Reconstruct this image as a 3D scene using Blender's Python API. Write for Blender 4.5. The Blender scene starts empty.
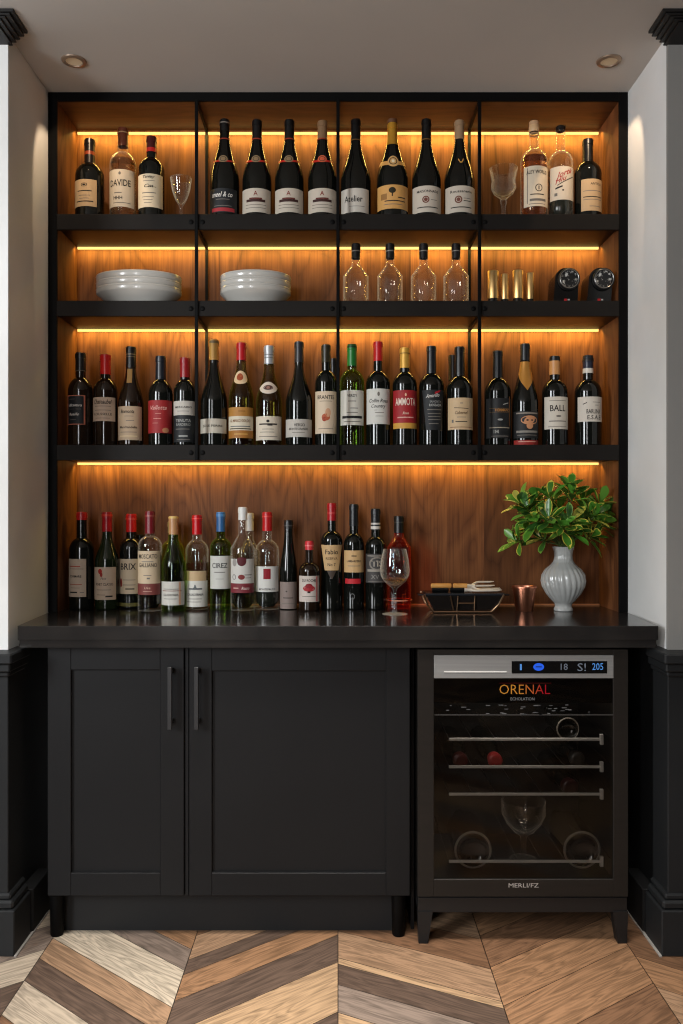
import bpy, bmesh, math, random
from mathutils import Vector
random.seed(7)
scene = bpy.context.scene
COL = scene.collection
F = 838.0; CX = 338.0; CY = 512.0; EYE = 1.3146; D0 = 2.88     # focal length in px, vanishing point, eye height, distance eye -> shelf front
SH1, SH2, SH3, CT = 2.337, 2.0397, 1.545, 0.970                # tops of the three shelves and of the counter
PI = math.pi

# ------------------------------------------------------------------ helpers
def lin(c):
    out = []
    for v in c[:3]:
        v = v / 255.0
        out.append(v / 12.92 if v <= 0.04045 else ((v + 0.055) / 1.055) ** 2.4)
    return (out[0], out[1], out[2], 1.0)

ROOTLOC = {}
def tag(o, label=None, cat=None, group=None, kind=None):
    if label: o['label'] = label
    if cat: o['category'] = cat
    if group: o['group'] = group
    if kind: o['kind'] = kind
    return o

def thing(name, loc, label, cat, group=None, rot=(0, 0, 0)):
    o = bpy.data.objects.new(name, None); COL.objects.link(o)
    o.empty_display_size = 0.05
    o.location = loc; o.rotation_euler = rot
    ROOTLOC[o.name] = Vector(loc)
    return tag(o, label, cat, group)

class MB:
    """collects faces (with a material index each) and links them as ONE mesh object"""
    def __init__(self): self.v = []; self.f = []; self.mi = []; self.uv = None; self.col = None
    def add(self, verts, faces, mi=0):
        n = len(self.v); self.v += [tuple(p) for p in verts]
        self.f += [tuple(i + n for i in f) for f in faces]; self.mi += [mi] * len(faces)
        return self
    def box(self, x0, x1, y0, y1, z0, z1, bev=0.0, mi=0, seg=1):
        bm = bmesh.new()
        bmesh.ops.create_cube(bm, size=1.0)
        for v in bm.verts:
            v.co = Vector(((x0 + x1) / 2 + v.co.x * (x1 - x0), (y0 + y1) / 2 + v.co.y * (y1 - y0), (z0 + z1) / 2 + v.co.z * (z1 - z0)))
        if bev > 0:
            bmesh.ops.bevel(bm, geom=list(bm.edges), offset=bev, segments=seg, profile=0.5, affect='EDGES')
        self.bm(bm, mi); return self
    def bm(self, bm, mi=0):
        bm.verts.index_update(); bm.normal_update()
        self.add([v.co[:] for v in bm.verts], [[v.index for v in f.verts] for f in bm.faces], mi); bm.free(); return self
    def lathe(self, prof, cx=0, cy=0, cz=0, seg=40, mi=0, sx=1.0, sy=1.0, ripple=None, close=False):
        """prof: list of (r, z) bottom to top; r==0 collapses to a pole"""
        n0 = len(self.v); rings = []
        for (r, z) in prof:
            if r < 1e-6:
                self.v.append((cx, cy, cz + z)); rings.append([len(self.v) - 1])
            else:
                ring = []
                for k in range(seg):
                    a = 2 * PI * k / seg
                    rr = r * (ripple(a, z) if ripple else 1.0)
                    self.v.append((cx + rr * math.cos(a) * sx, cy + rr * math.sin(a) * sy, cz + z)); ring.append(len(self.v) - 1)
                rings.append(ring)
        prs = list(zip(rings, rings[1:]))
        if close: prs.append((rings[-1], rings[0]))
        for A, B in prs:
            if len(A) == 1 and len(B) == 1: continue
            for k in range(seg):
                k2 = (k + 1) % seg
                if len(A) == 1: self.f.append((A[0], B[k2], B[k])) 
                elif len(B) == 1: self.f.append((A[k], A[k2], B[0]))
                else: self.f.append((A[k], A[k2], B[k2], B[k]))
                self.mi.append(mi)
        return self
    def tube(self, pts, r, seg=10, mi=0):
        pts = [Vector(p) for p in pts]; n0 = len(self.v); rings = []
        for i, p in enumerate(pts):
            d = (pts[min(i + 1, len(pts) - 1)] - pts[max(i - 1, 0)]).normalized()
            up = Vector((0, 0, 1)) if abs(d.z) < 0.95 else Vector((1, 0, 0))
            a = d.cross(up).normalized(); b = d.cross(a).normalized()
            rr = r[i] if isinstance(r, (list, tuple)) else r
            ring = []
            for k in range(seg):
                t = 2 * PI * k / seg
                self.v.append(tuple(p + a * math.cos(t) * rr + b * math.sin(t) * rr)); ring.append(len(self.v) - 1)
            rings.append(ring)
        for A, B in zip(rings, rings[1:]):
            for k in range(seg):
                self.f.append((A[k], B[k], B[(k + 1) % seg], A[(k + 1) % seg])); self.mi.append(mi)
        self.f.append(tuple(rings[0])); self.mi.append(mi)
        self.f.append(tuple(reversed(rings[-1]))); self.mi.append(mi)
        return self
    def prism(self, poly, z0, z1, mi=0):
        n = len(poly)
        v = [(x, y, z0) for x, y in poly] + [(x, y, z1) for x, y in poly]
        f = [tuple(reversed(range(n))), tuple(range(n, 2 * n))] + [(i, (i + 1) % n, n + (i + 1) % n, n + i) for i in range(n)]
        return self.add(v, f, mi)
    def build(self, name, mats, parent=None, smooth=True, world=True, ang=35, bev=0):
        if not isinstance(mats, (list, tuple)): mats = [mats]
        me = bpy.data.meshes.new(name)
        off = Vector((0, 0, 0))
        if parent is not None and world:
            p = parent
            while p is not None:
                off = off + ROOTLOC.get(p.name, Vector((0, 0, 0))); p = p.parent
        me.from_pydata([(v[0] - off.x, v[1] - off.y, v[2] - off.z) for v in self.v], [], self.f)
        for m in mats: me.materials.append(m)
        me.polygons.foreach_set('material_index', self.mi)
        if self.uv:
            lay = me.uv_layers.new(name='UVMap'); k = 0
            for fi, f in enumerate(self.f):
                for j in range(len(f)):
                    lay.data[k].uv = self.uv[fi][j]; k += 1
        if self.col:
            at = me.color_attributes.new('Col', 'FLOAT_COLOR', 'CORNER'); k = 0
            for fi, f in enumerate(self.f):
                for j in range(len(f)):
                    at.data[k].color = self.col[fi]; k += 1
        if smooth:
            me.polygons.foreach_set('use_smooth', [True] * len(me.polygons))
            me.set_sharp_from_angle(angle=math.radians(ang))
        me.update()
        o = bpy.data.objects.new(name, me); COL.objects.link(o)
        if parent is not None: o.parent = parent
        return o

def struct(o): o['kind'] = 'structure'; return o
def PX(px, D): return (px - CX) / F * D
def PZ(py, D): return EYE - (py - CY) / F * D
def YD(D): return D - D0

# ------------------------------------------------------------------ materials
MATS = {}
def principled(name, color, rough=0.5, metal=0.0, trans=0.0, ior=1.45, emit=None, es=0.0, coat=0.0, spec=0.5, alpha=1.0):
    if name in MATS: return MATS[name]
    m = bpy.data.materials.new(name); m.use_nodes = True
    b = m.node_tree.nodes['Principled BSDF']
    b.inputs['Base Color'].default_value = color
    b.inputs['Roughness'].default_value = rough
    b.inputs['Metallic'].default_value = metal
    b.inputs['Transmission Weight'].default_value = trans
    b.inputs['IOR'].default_value = ior
    b.inputs['Coat Weight'].default_value = coat
    b.inputs['Specular IOR Level'].default_value = spec
    if emit: b.inputs['Emission Color'].default_value = emit; b.inputs['Emission Strength'].default_value = es
    MATS[name] = m; return m

def thin_glass(name, tint, edge, edge_amt=0.75, power=3.0):
    m = bpy.data.materials.new(name); m.use_nodes = True; nt = m.node_tree; N = nt.nodes; L = nt.links; N.clear()
    o = N.new('ShaderNodeOutputMaterial'); tr = N.new('ShaderNodeBsdfTransparent'); tr.inputs[0].default_value = tint + (1,)
    gl = N.new('ShaderNodeBsdfGlossy'); gl.inputs['Roughness'].default_value = .04; gl.inputs[0].default_value = (1, 1, 1, 1)
    tl = N.new('ShaderNodeBsdfTranslucent'); tl.inputs[0].default_value = edge + (1,)
    df = N.new('ShaderNodeBsdfDiffuse'); df.inputs[0].default_value = edge + (1,)
    lw = N.new('ShaderNodeLayerWeight'); lw.inputs[0].default_value = .5
    pw = N.new('ShaderNodeMath'); pw.operation = 'POWER'; pw.inputs[1].default_value = power; L.new(lw.outputs['Facing'], pw.inputs[0])
    ml = N.new('ShaderNodeMath'); ml.operation = 'MULTIPLY'; ml.inputs[1].default_value = edge_amt; L.new(pw.outputs[0], ml.inputs[0])
    m1 = N.new('ShaderNodeMixShader'); m1.inputs[0].default_value = .5; L.new(tl.outputs[0], m1.inputs[1]); L.new(df.outputs[0], m1.inputs[2])
    m2 = N.new('ShaderNodeMixShader'); L.new(ml.outputs[0], m2.inputs[0]); L.new(tr.outputs[0], m2.inputs[1]); L.new(m1.outputs[0], m2.inputs[2])
    p5 = N.new('ShaderNodeMath'); p5.operation = 'POWER'; p5.inputs[1].default_value = 5; L.new(lw.outputs['Facing'], p5.inputs[0])
    fn = N.new('ShaderNodeMath'); fn.operation = 'MULTIPLY_ADD'; fn.inputs[1].default_value = .5; fn.inputs[2].default_value = .035; L.new(p5.outputs[0], fn.inputs[0])
    m3 = N.new('ShaderNodeMixShader'); L.new(fn.outputs[0], m3.inputs[0]); L.new(m2.outputs[0], m3.inputs[1]); L.new(gl.outputs[0], m3.inputs[2])
    L.new(m3.outputs[0], o.inputs[0]); MATS[name] = m; return m

def noise_mat(name, c1, c2, scale=(4, 4, 4), rough=0.5, detail=4, bump=0.0, metal=0.0, nscale=1.0, spec=0.5, lo=0.3, hi=0.7, coat=0.0):
    m = principled(name, c1, rough, metal, spec=spec, coat=coat); nt = m.node_tree; N = nt.nodes; L = nt.links
    b = N['Principled BSDF']
    tc = N.new('ShaderNodeTexCoord'); mp = N.new('ShaderNodeMapping'); mp.inputs['Scale'].default_value = scale
    no = N.new('ShaderNodeTexNoise'); no.inputs['Scale'].default_value = nscale; no.inputs['Detail'].default_value = detail
    cr = N.new('ShaderNodeValToRGB'); cr.color_ramp.elements[0].position = lo; cr.color_ramp.elements[1].position = hi
    cr.color_ramp.elements[0].color = c1; cr.color_ramp.elements[1].color = c2
    L.new(tc.outputs['Object'], mp.inputs['Vector']); L.new(mp.outputs['Vector'], no.inputs['Vector'])
    L.new(no.outputs['Fac'], cr.inputs['Fac']); L.new(cr.outputs['Color'], b.inputs['Base Color'])
    if bump:
        bp = N.new('ShaderNodeBump'); bp.inputs['Strength'].default_value = bump; bp.inputs['Distance'].default_value = 0.002
        L.new(no.outputs['Fac'], bp.inputs['Height']); L.new(bp.outputs['Normal'], b.inputs['Normal'])
    return m

def wood_mat(name, dark, light, axis='Z', plank=0.17, rough=0.42, tone=(0.72, 1.12)):
    m = principled(name, light, rough, spec=.2); nt = m.node_tree; N = nt.nodes; L = nt.links
    b = N['Principled BSDF']
    tc = N.new('ShaderNodeTexCoord'); sp = N.new('ShaderNodeSeparateXYZ'); L.new(tc.outputs['Object'], sp.inputs[0])
    def math_(op, a, bb=None):
        n = N.new('ShaderNodeMath'); n.operation = op
        for i, v in enumerate((a, bb)):
            if v is None: continue
            if isinstance(v, (int, float)): n.inputs[i].default_value = v
            else: L.new(v, n.inputs[i])
        return n.outputs[0]
    if axis == 'Z': across = math_('ADD', sp.outputs[0], math_('MULTIPLY', sp.outputs[1], 0.93)); along = sp.outputs[2]
    else: across = math_('ADD', sp.outputs[1], math_('MULTIPLY', sp.outputs[2], 0.9)); along = sp.outputs[0]
    pid = math_('FLOOR', math_('DIVIDE', across, plank))
    wn = N.new('ShaderNodeTexWhiteNoise'); wn.noise_dimensions = '1D'; L.new(pid, wn.inputs['W'])
    # a warped growth-ring field, stretched along the grain, gives the cathedral figure
    cmb = N.new('ShaderNodeCombineXYZ')
    L.new(math_('MULTIPLY', across, 5.0), cmb.inputs[0]); L.new(math_('MULTIPLY', along, 1.1), cmb.inputs[1])
    L.new(math_('MULTIPLY', wn.outputs['Value'], 37.0), cmb.inputs[2])
    n1 = N.new('ShaderNodeTexNoise'); n1.inputs['Scale'].default_value = 1.0; n1.inputs['Detail'].default_value = 2.5; n1.inputs['Distortion'].default_value = 0.35
    L.new(cmb.outputs[0], n1.inputs['Vector'])
    rings = math_('FRACT', math_('MULTIPLY', n1.outputs['Fac'], 13.0))
    tri = math_('ABSOLUTE', math_('SUBTRACT', math_('MULTIPLY', rings, 2.0), 1.0))
    cm2 = N.new('ShaderNodeCombineXYZ')
    L.new(math_('MULTIPLY', across, 210.0), cm2.inputs[0]); L.new(math_('MULTIPLY', along, 5.0), cm2.inputs[1]); L.new(wn.outputs['Value'], cm2.inputs[2])
    n2 = N.new('ShaderNodeTexNoise'); n2.inputs['Scale'].default_value = 1.0; n2.inputs['Detail'].default_value = 3.0
    L.new(cm2.outputs[0], n2.inputs['Vector'])
    cm3 = N.new('ShaderNodeCombineXYZ')
    L.new(math_('MULTIPLY', across, 26.0), cm3.inputs[0]); L.new(math_('MULTIPLY', along, 1.3), cm3.inputs[1]); L.new(wn.outputs['Value'], cm3.inputs[2])
    n3 = N.new('ShaderNodeTexNoise'); n3.inputs['Scale'].default_value = 1.0; n3.inputs['Detail'].default_value = 2.0
    L.new(cm3.outputs[0], n3.inputs['Vector'])
    f = math_('ADD', math_('MULTIPLY', math_('POWER', tri, 0.6), 0.22), math_('ADD', math_('MULTIPLY', n2.outputs['Fac'], 0.46), math_('MULTIPLY', n3.outputs['Fac'], 0.34)))
    cr = N.new('ShaderNodeValToRGB'); cr.color_ramp.elements[0].position = 0.32; cr.color_ramp.elements[1].position = 0.82
    cr.color_ramp.elements[0].color = dark; cr.color_ramp.elements[1].color = light
    L.new(f, cr.inputs['Fac'])
    mr = N.new('ShaderNodeMapRange'); mr.inputs['To Min'].default_value = tone[0]; mr.inputs['To Max'].default_value = tone[1]
    L.new(wn.outputs['Value'], mr.inputs['Value'])
    mx = N.new('ShaderNodeVectorMath'); mx.operation = 'SCALE'
    L.new(cr.outputs['Color'], mx.inputs[0]); L.new(mr.outputs[0], mx.inputs['Scale'])
    L.new(mx.outputs[0], b.inputs['Base Color'])
    bp = N.new('ShaderNodeBump'); bp.inputs['Strength'].default_value = 0.15; bp.inputs['Distance'].default_value = 0.001
    L.new(n2.outputs['Fac'], bp.inputs['Height']); L.new(bp.outputs['Normal'], b.inputs['Normal'])
    return m

def paper(c):
    k = 'paper_%d_%d_%d' % tuple(c[:3])
    return principled(k, lin(c), 0.62)
def ink(c):
    k = 'ink_%d_%d_%d' % tuple(c[:3])
    return principled(k, lin(c), 0.55, spec=0.25)
def foil(c, rough=0.32, metal=0.0):
    k = 'foil_%d_%d_%d_%d' % (c[0], c[1], c[2], int(metal * 10))
    return principled(k, lin(c), rough, metal)

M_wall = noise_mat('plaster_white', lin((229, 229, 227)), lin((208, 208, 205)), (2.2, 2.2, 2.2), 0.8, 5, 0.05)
M_wall_shade = noise_mat('plaster_shade', lin((132, 130, 126)), lin((125, 123, 119)), (2, 2, 2), 0.8, 4, 0.04)  # right pier front: its shade is painted into the plaster colour
M_ceil = noise_mat('ceiling_paint', lin((196, 190, 184)), lin((188, 182, 176)), (1.5, 1.5, 1.5), 0.85)
M_wainscot = noise_mat('wainscot_paint', lin((34, 35, 36)), lin((30, 31, 32)), (3, 3, 3), 0.5, spec=.25)
M_crown = noise_mat('crown_paint', lin((22, 21, 21)), lin((18, 17, 17)), (3, 3, 3), 0.5)
M_void = principled('shadow_paint', lin((14, 14, 15)), 0.7)  # shade under the counter put into the colour as near-black
M_steel = noise_mat('black_steel', lin((6, 6, 6)), lin((9, 8, 8)), (9, 9, 9), 0.55, spec=.1)
M_lip = noise_mat('shelf_lip', lin((32, 29, 26)), lin((27, 24, 22)), (6, 6, 6), 0.55, spec=.12)
M_cab = noise_mat('cabinet_paint', lin((25, 25, 26)), lin((22, 22, 23)), (3, 3, 3), 0.5, spec=.22)
M_wood = wood_mat('walnut_panel', lin((78, 45, 26)), lin((130, 83, 49)), 'Z', 0.135, tone=(0.66, 1.14), rough=.55)
M_woodx = wood_mat('walnut_board', lin((70, 44, 26)), lin((104, 68, 42)), 'X', 0.2)
M_shelf = wood_mat('dark_shelf_board', lin((22, 15, 11)), lin((36, 24, 17)), 'X', 0.3)
M_stone = noise_mat('dark_stone', lin((33, 31, 30)), lin((42, 39, 37)), (7, 7, 7), 0.14, 8, 0.0, lo=0.42, hi=0.62, spec=0.95)
M_led = principled('led_diffuser', (0, 0, 0, 1), 0.5, emit=(1.0, 0.60, 0.17, 1), es=1.7)
M_brass = principled('brass', lin((226, 186, 122)), 0.38, 1.0)
M_brass_wire = principled('brass_wire', lin((170, 135, 105)), 0.3, 1.0)
M_copper = principled('copper', lin((226, 150, 118)), 0.3, 1.0)
M_silver = noise_mat('brushed_silver', lin((172, 172, 170)), lin((158, 158, 157)), (2, 60, 200), 0.42, 3, metal=0.6)
M_chrome = principled('chrome', lin((200, 200, 198)), 0.18, 1.0)
M_rackbar = principled('rack_steel', lin((196, 194, 190)), 0.5, 0.1)
M_black = principled('gloss_black', lin((12, 12, 12)), 0.18)
M_matblack = principled('matt_black', lin((20, 20, 20)), 0.55)
M_fridge = noise_mat('fridge_frame', lin((37, 33, 30)), lin((33, 30, 27)), (4, 4, 60), 0.45, 2, metal=0.1, spec=.25)
M_fridge_in = principled('fridge_liner', lin((14, 13, 12)), 0.6)
M_base = principled('fridge_stand', lin((20, 20, 21)), 0.45)
M_ceramic = principled('ceramic', lin((184, 181, 174)), 0.2, coat=0.3)
M_vase = principled('glazed_grey', lin((166, 167, 164)), 0.13, coat=0.8)
G_dark = principled('glass_black', (0.0045, 0.005, 0.004, 1), 0.07, spec=0.55)
G_brown = principled('glass_dark_brown', (0.012, 0.006, 0.003, 1), 0.07, spec=0.55)
G_dgreen = principled('glass_deep_green', (0.008, 0.014, 0.005, 1), 0.07, spec=0.55)
G_green = thin_glass('glass_green', (.40, .56, .16), (.34, .48, .07), .55, 3.0)
G_olive = thin_glass('glass_olive', (.46, .42, .15), (.32, .28, .06), .55, 3.0)
G_lime = thin_glass('glass_lime', (.62, .64, .18), (.6, .6, .1), .55, 2.5)
G_clear = thin_glass('glass_clear', (.96, .955, .94), (1.0, .95, .85), .65, 4.0)
G_stem = thin_glass('glass_stemware', (.95, .945, .93), (1.0, .96, .88), .62, 2.6)
G_red = thin_glass('glass_red', (.82, .24, .13), (.62, .10, .05), .75, 1.5)
W_amber = principled('liquid_amber', (0.50, 0.13, 0.025, 1), 0.02, trans=1.0, ior=1.36)
W_gold = principled('liquid_gold', (0.9, 0.55, 0.16, 1), 0.02, trans=1.0, ior=1.34)
W_honey = principled('liquid_honey', (0.80, 0.42, 0.14, 1), 0.02, trans=1.0, ior=1.34)
W_straw = principled('liquid_straw', (0.86, 0.70, 0.42, 1), 0.02, trans=1.0, ior=1.34)
W_rose = principled('liquid_rose', (0.82, 0.50, 0.40, 1), 0.02, trans=1.0, ior=1.36)
W_dark = principled('liquid_dark', (0.012, 0.014, 0.010, 1), 0.08)
W_olive = principled('liquid_olive', (0.16, 0.15, 0.03, 1), 0.02, trans=1.0, ior=1.36)
W_whisky = principled('liquid_deep_green', (0.03, 0.035, 0.012, 1), 0.06)

# ------------------------------------------------------------------ lettering
TXT = {}
def text2d(s, shear=0.0, off=0.012):
    """flat outline of a word, normalised to height 1 (of its own box), centred; returns verts, faces, aspect"""
    key = (s, shear, off)
    if key in TXT: return TXT[key]
    cu = bpy.data.curves.new('lettering', 'FONT'); cu.body = s; cu.fill_mode = 'BOTH'; cu.resolution_u = 2; cu.shear = shear; cu.offset = off
    o = bpy.data.objects.new('lettering', cu); COL.objects.link(o)
    bpy.context.view_layer.update()
    ev = o.evaluated_get(bpy.context.evaluated_depsgraph_get()); me = ev.to_mesh()
    vs = [(v.co.x, v.co.y) for v in me.vertices]; fs = [tuple(p.vertices) for p in me.polygons]
    ev.to_mesh_clear(); bpy.data.objects.remove(o); bpy.data.curves.remove(cu)
    x0 = min(v[0] for v in vs); x1 = max(v[0] for v in vs); y0 = min(v[1] for v in vs); y1 = max(v[1] for v in vs)
    h = max(y1 - y0, 1e-6); w = max(x1 - x0, 1e-6)
    vs = [((v[0] - (x0 + x1) / 2) / w, (v[1] - (y0 + y1) / 2) / h) for v in vs]
    TXT[key] = (vs, fs, w / h); return TXT[key]

# ------------------------------------------------------------------ bottles
class Wrap:
    """surface of revolution r(z): lays flat (arc x, z) shapes onto it, facing the room (-Y), turned by rot"""
    def __init__(self, r, rot=0.0): self.r = r; self.rot = rot
    def p(self, ang, z, eps):
        rr = self.r(z) + eps; a = ang + self.rot
        return (rr * math.sin(a), -rr * math.cos(a), z)
    def grid(self, mb, corner, eps, mi=0, nu=18, nv=6):
        """corner(u, v) -> (angle, z), u and v in 0..1"""
        vs = []; fs = []
        for j in range(nv + 1):
            for i in range(nu + 1):
                a, z = corner(i / nu, j / nv); vs.append(self.p(a, z, eps))
        for j in range(nv):
            for i in range(nu):
                k = j * (nu + 1) + i; fs.append((k, k + 1, k + nu + 2, k + nu + 1))
        mb.add(vs, fs, mi)
    def flat(self, mb, verts2d, faces, eps, mi=0, r0=None):
        mb.add([self.p(x / (r0 or self.r(z)), z, eps) for x, z in verts2d], faces, mi)

def r_profile(kind, R, rn, H, zs, zn):
    lip = 0.009
    def r(z):
        if z < 0.006: return R * (0.90 + 0.10 * math.sqrt(max(0, 1 - (1 - z / 0.006) ** 2)))
        if z <= zs: return R
        if z < zn:
            t = (z - zs) / (zn - zs)
            if kind == 'burg': f = 0.5 * (1 + math.cos(PI * t ** 0.86))
            elif kind == 'flute': f = 0.5 * (1 + math.cos(PI * t ** 0.95))
            elif kind == 'cone': f = 1 - t
            else:
                f = (1 - t ** 2.1) ** 0.8
                if t > 0.86: f *= 1 - 0.35 * ((t - 0.86) / 0.14) ** 2
            return rn + (R - rn) * max(0, f)
        t = (z - zn) / max(H - zn, 1e-4)
        rr = rn * (1 - 0.07 * t)
        if H - 2.1 * lip < z < H - 0.3 * lip: rr *= 1.10
        return rr
    return r

def zsamples(zs, zn, H, kind):
    z = [0, 0.0008, 0.002, 0.004, 0.006, 0.03]
    n = max(2, int((zs - 0.03) / 0.02)); z += [0.03 + (zs - 0.03) * i / n for i in range(1, n + 1)]
    z += [zs + (zn - zs) * i / 16 for i in range(1, 17)]
    z += [zn + (H - zn) * i / 6 for i in range(1, 5)]
    z += [H - 0.0192, H - 0.0186, H - 0.003, H - 0.0024, H]
    return sorted(set(round(a, 5) for a in z if a <= H))

def make_bottle(name, label, group, shelf, px, hw, top, neck, sh, rn, kind, glass, Y, cap=None, deco=(), liquid=None, cat='wine bottle', cork=None, rot=0.0, square=False):
    """all drawn sizes are given in photo pixels at the bottle's own distance and turned into metres here"""
    D = D0 + Y; k = D / F
    z0 = shelf
    x = PX(px, D); R = hw * k; RN = rn * k
    H = PZ(top, D - RN) - z0 - 0.002; zs = PZ(sh, D) - z0; zn = PZ(neck, D) - z0
    root = thing(name, (x, Y, z0), label, cat, group)
    rf = r_profile(kind, R, RN, H, zs, zn)
    zl = zsamples(zs, zn, H, kind)
    kf = (D - R) / F
    def zf(y, depth=None): return EYE - (y - CY) * kf - z0      # features on the front of the body
    def zc(y): return EYE - (y - CY) * (D - RN) / F - z0                    # rings seen by their outline
    mb = MB()
    prof = [(0, 0.0)] + [(rf(z) if z > 0 else R * 0.88, z) for z in zl] + [(0, H)]
    clear = liquid is not None or glass is G_clear
    if square:
        def rip(a, z):
            return 1.0 if z > zs + (zn - zs) * 0.6 else (0.80 / max(abs(math.cos(a)), abs(math.sin(a)), 0.80) ** 1.0) ** 0.55 * 1.04
    else: rip = None
    if clear:
        th = 0.0028
        inner = [(max(rf(z) - th, 0.003), z) for z in zl if z > 0.008]
        prof = [(0, 0.0)] + [(rf(z) if z > 0 else R * 0.88, z) for z in zl] + [(rf(H) - th, H)] + list(reversed(inner)) + [(inner[0][0] * 0.6, 0.009), (0, 0.013)]
        mb.lathe(prof, seg=40, ripple=rip)
    else:
        mb.lathe(prof, seg=40, ripple=rip)
    body = mb.build('glass_body', glass, root, world=False, ang=50)
    if liquid:
        lm, ly = liquid
        lz = zf(ly)
        lp = [(rf(z) - 0.0014, z) for z in zl if 0.008 < z < lz] 
        lp = [(0, 0.0105), (lp[0][0] * 0.6, 0.0095)] + lp + [(rf(lz) - 0.0014, lz), (0, lz)]
        MB().lathe(lp, seg=36, ripple=rip).build('liquid', lm, root, world=False, ang=50)
    W = Wrap(rf)
    if cap:
        cy, ccol = cap[0], cap[1]; zb = zc(cy)
        zz = [z for z in zl if z > zb + 0.0005]
        cp = [(rf(zb) + 0.0002, zb)] + [(rf(zb) + 0.0011, zb)] + [(rf(z) + 0.0011, z) for z in zz] + [(rf(H) + 0.0011, H + 0.001), (rf(H) * 0.8, H + 0.0022), (0, H + 0.0022)]
        m = ccol if not isinstance(ccol, tuple) else foil(ccol, 0.3)
        MB().lathe(cp, seg=32).build('capsule', m, root, world=False, ang=40)
    if cork:
        MB().lathe([(0, H - 0.003), (rf(H) * 0.8, H - 0.003), (rf(H) * 0.85, H + .001), (rf(H) * 1.14, H + .0015), (rf(H) * 1.14, H + 0.013), (rf(H) * 1.0, H + 0.0155), (0, H + 0.0155)], seg=28).build('cork', foil(cork, 0.6), root, world=False)
    for d in deco:
        if d[0] == 'N':
            za, zb = zc(d[2]), zc(d[1]); n = 4
            pr = [(rf(za), za)] + [(rf(za + (zb - za) * i / n) + 0.0016, za + (zb - za) * i / n) for i in range(n + 1)] + [(rf(zb), zb)]
            MB().lathe(pr, seg=32).build('neck_band', foil(d[3], 0.4), root, world=False)
            continue
        kind_, xo, hwp = d[0], d[1], d[2]
        y0, y1, colr = d[3], d[4], d[5]; prints = d[6] if len(d) > 6 else ()
        za, zb = zf(y1), zf(y0); zm = (za + zb) / 2
        Rm = rf(zm)
        def asn(v, R_): return math.asin(max(-0.995, min(0.995, v / R_)))
        mb = MB(); rot0 = 0.0
        if kind_ == 'L':      # rectangular paper
            a0 = asn((xo - hwp) * kf, Rm); a1 = asn((xo + hwp) * kf, Rm)
            W.grid(mb, lambda u, v: (a0 + (a1 - a0) * u, za + (zb - za) * v), 0.0007, 0, 24, 3)
            nm = 'label'
        elif kind_ == 'T':    # tapering paper: hwp at the top, d[7] at the bottom
            def cn(u, v):
                h_ = d[7] + (hwp - d[7]) * v
                return (asn((xo - h_ + 2 * h_ * u) * kf, Rm), za + (zb - za) * v)
            W.grid(mb, cn, 0.0007, 0, 20, 6); nm = 'label'
        elif kind_ in ('M', 'E'):   # round or eye-shaped medallion
            def cn(u, v):
                t = 2 * PI * u; rr = v
                sx_ = math.cos(t); sz_ = math.sin(t)
                if kind_ == 'E': sz_ = math.copysign(abs(sz_) ** 1.7, sz_)
                z = zm + (zb - za) / 2 * rr * sz_
                return (xo * kf / Rm + hwp * kf * rr * sx_ / Rm, z)
            W.grid(mb, cn, 0.0009, 0, 28, 5); nm = 'medallion'
        elif kind_ == 'W':   # V shaped foil hanging down from the neck, full ring at top
            def cn(u, v):
                zlow = za + (zb - za) * 0.62 * abs(2 * u - 1) ** 0.9
                z = zb + (zlow - zb) * v
                return (-1.5 + 3.0 * u, z)
            W.grid(mb, cn, 0.0009, 0, 28, 10); nm = 'neck_foil'
        elif kind_ == 'C':   # drooping collar band
            def cn(u, v):
                a = -1.45 + 2.9 * u
                drop = (1 - (abs(a) / 1.45) ** 1.6) * 0.009
                return (a, za + (zb - za) * v - drop)
            W.grid(mb, cn, 0.0008, 0, 30, 2); nm = 'collar'
        m_ = colr if not isinstance(colr, tuple) else (foil(colr, 0.35) if kind_ in 'WC' else paper(colr))
        lab = mb.build(nm, m_, root, world=False, ang=60)
        if prints:
            pm = MB(); mats = []; 
            for p in prints:
                c = p[-1]
                mm = ink(c)
                if mm not in mats: mats.append(mm)
                mi = mats.index(mm); zc_ = zf(p[2]) if p[0] != 'P' else 0
                cxo = (xo + p[1]) * kf
                if p[0] in ('t', 'i'):
                    vs, fs, asp = text2d(p[3], 0.35 if p[0] == 'i' else 0.0)
                    h = p[4] * kf; w = p[5] * kf
                    sl = p[6] if len(p) > 7 else 0.0        # slope of the line of writing
                    W.flat(pm, [(cxo + a * w, zc_ + b_ * h + a * w * sl) for a, b_ in vs], fs, 0.0013, mi, Rm)
                elif p[0] == 'r':
                    w, h = p[3] * kf, p[4] * kf; sl = p[5] if len(p) > 6 else 0.0
                    W.grid(pm, lambda u, v: ((cxo + (u - .5) * w) / Rm, zc_ + (v - .5) * h + (u - .5) * w * sl), 0.0011, mi, max(2, int(w / 0.004)), 1)
                elif p[0] == 'd':
                    rx, ry = p[3] * kf, p[4] * kf
                    W.grid(pm, lambda u, v: ((cxo + rx * v * math.cos(2 * PI * u)) / Rm, zc_ + ry * v * math.sin(2 * PI * u)), 0.0011, mi, 18, 2)
                elif p[0] == 'o':   # ring
                    rx, ry = p[3] * kf, p[4] * kf
                    W.grid(pm, lambda u, v: ((cxo + rx * (0.8 + .2 * v) * math.cos(2 * PI * u)) / Rm, zc_ + ry * (0.8 + .2 * v) * math.sin(2 * PI * u)), 0.0012, mi, 24, 1)
            o = pm.build('label_print', mats, lab, world=False, smooth=False)
    return root

def lines(y0, n, dy, w, c, xo=0, h=0.5):
    return [('r', xo, y0 + i * dy, w * (1 - 0.18 * ((i * 7) % 3)), h, c) for i in range(n)]

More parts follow.
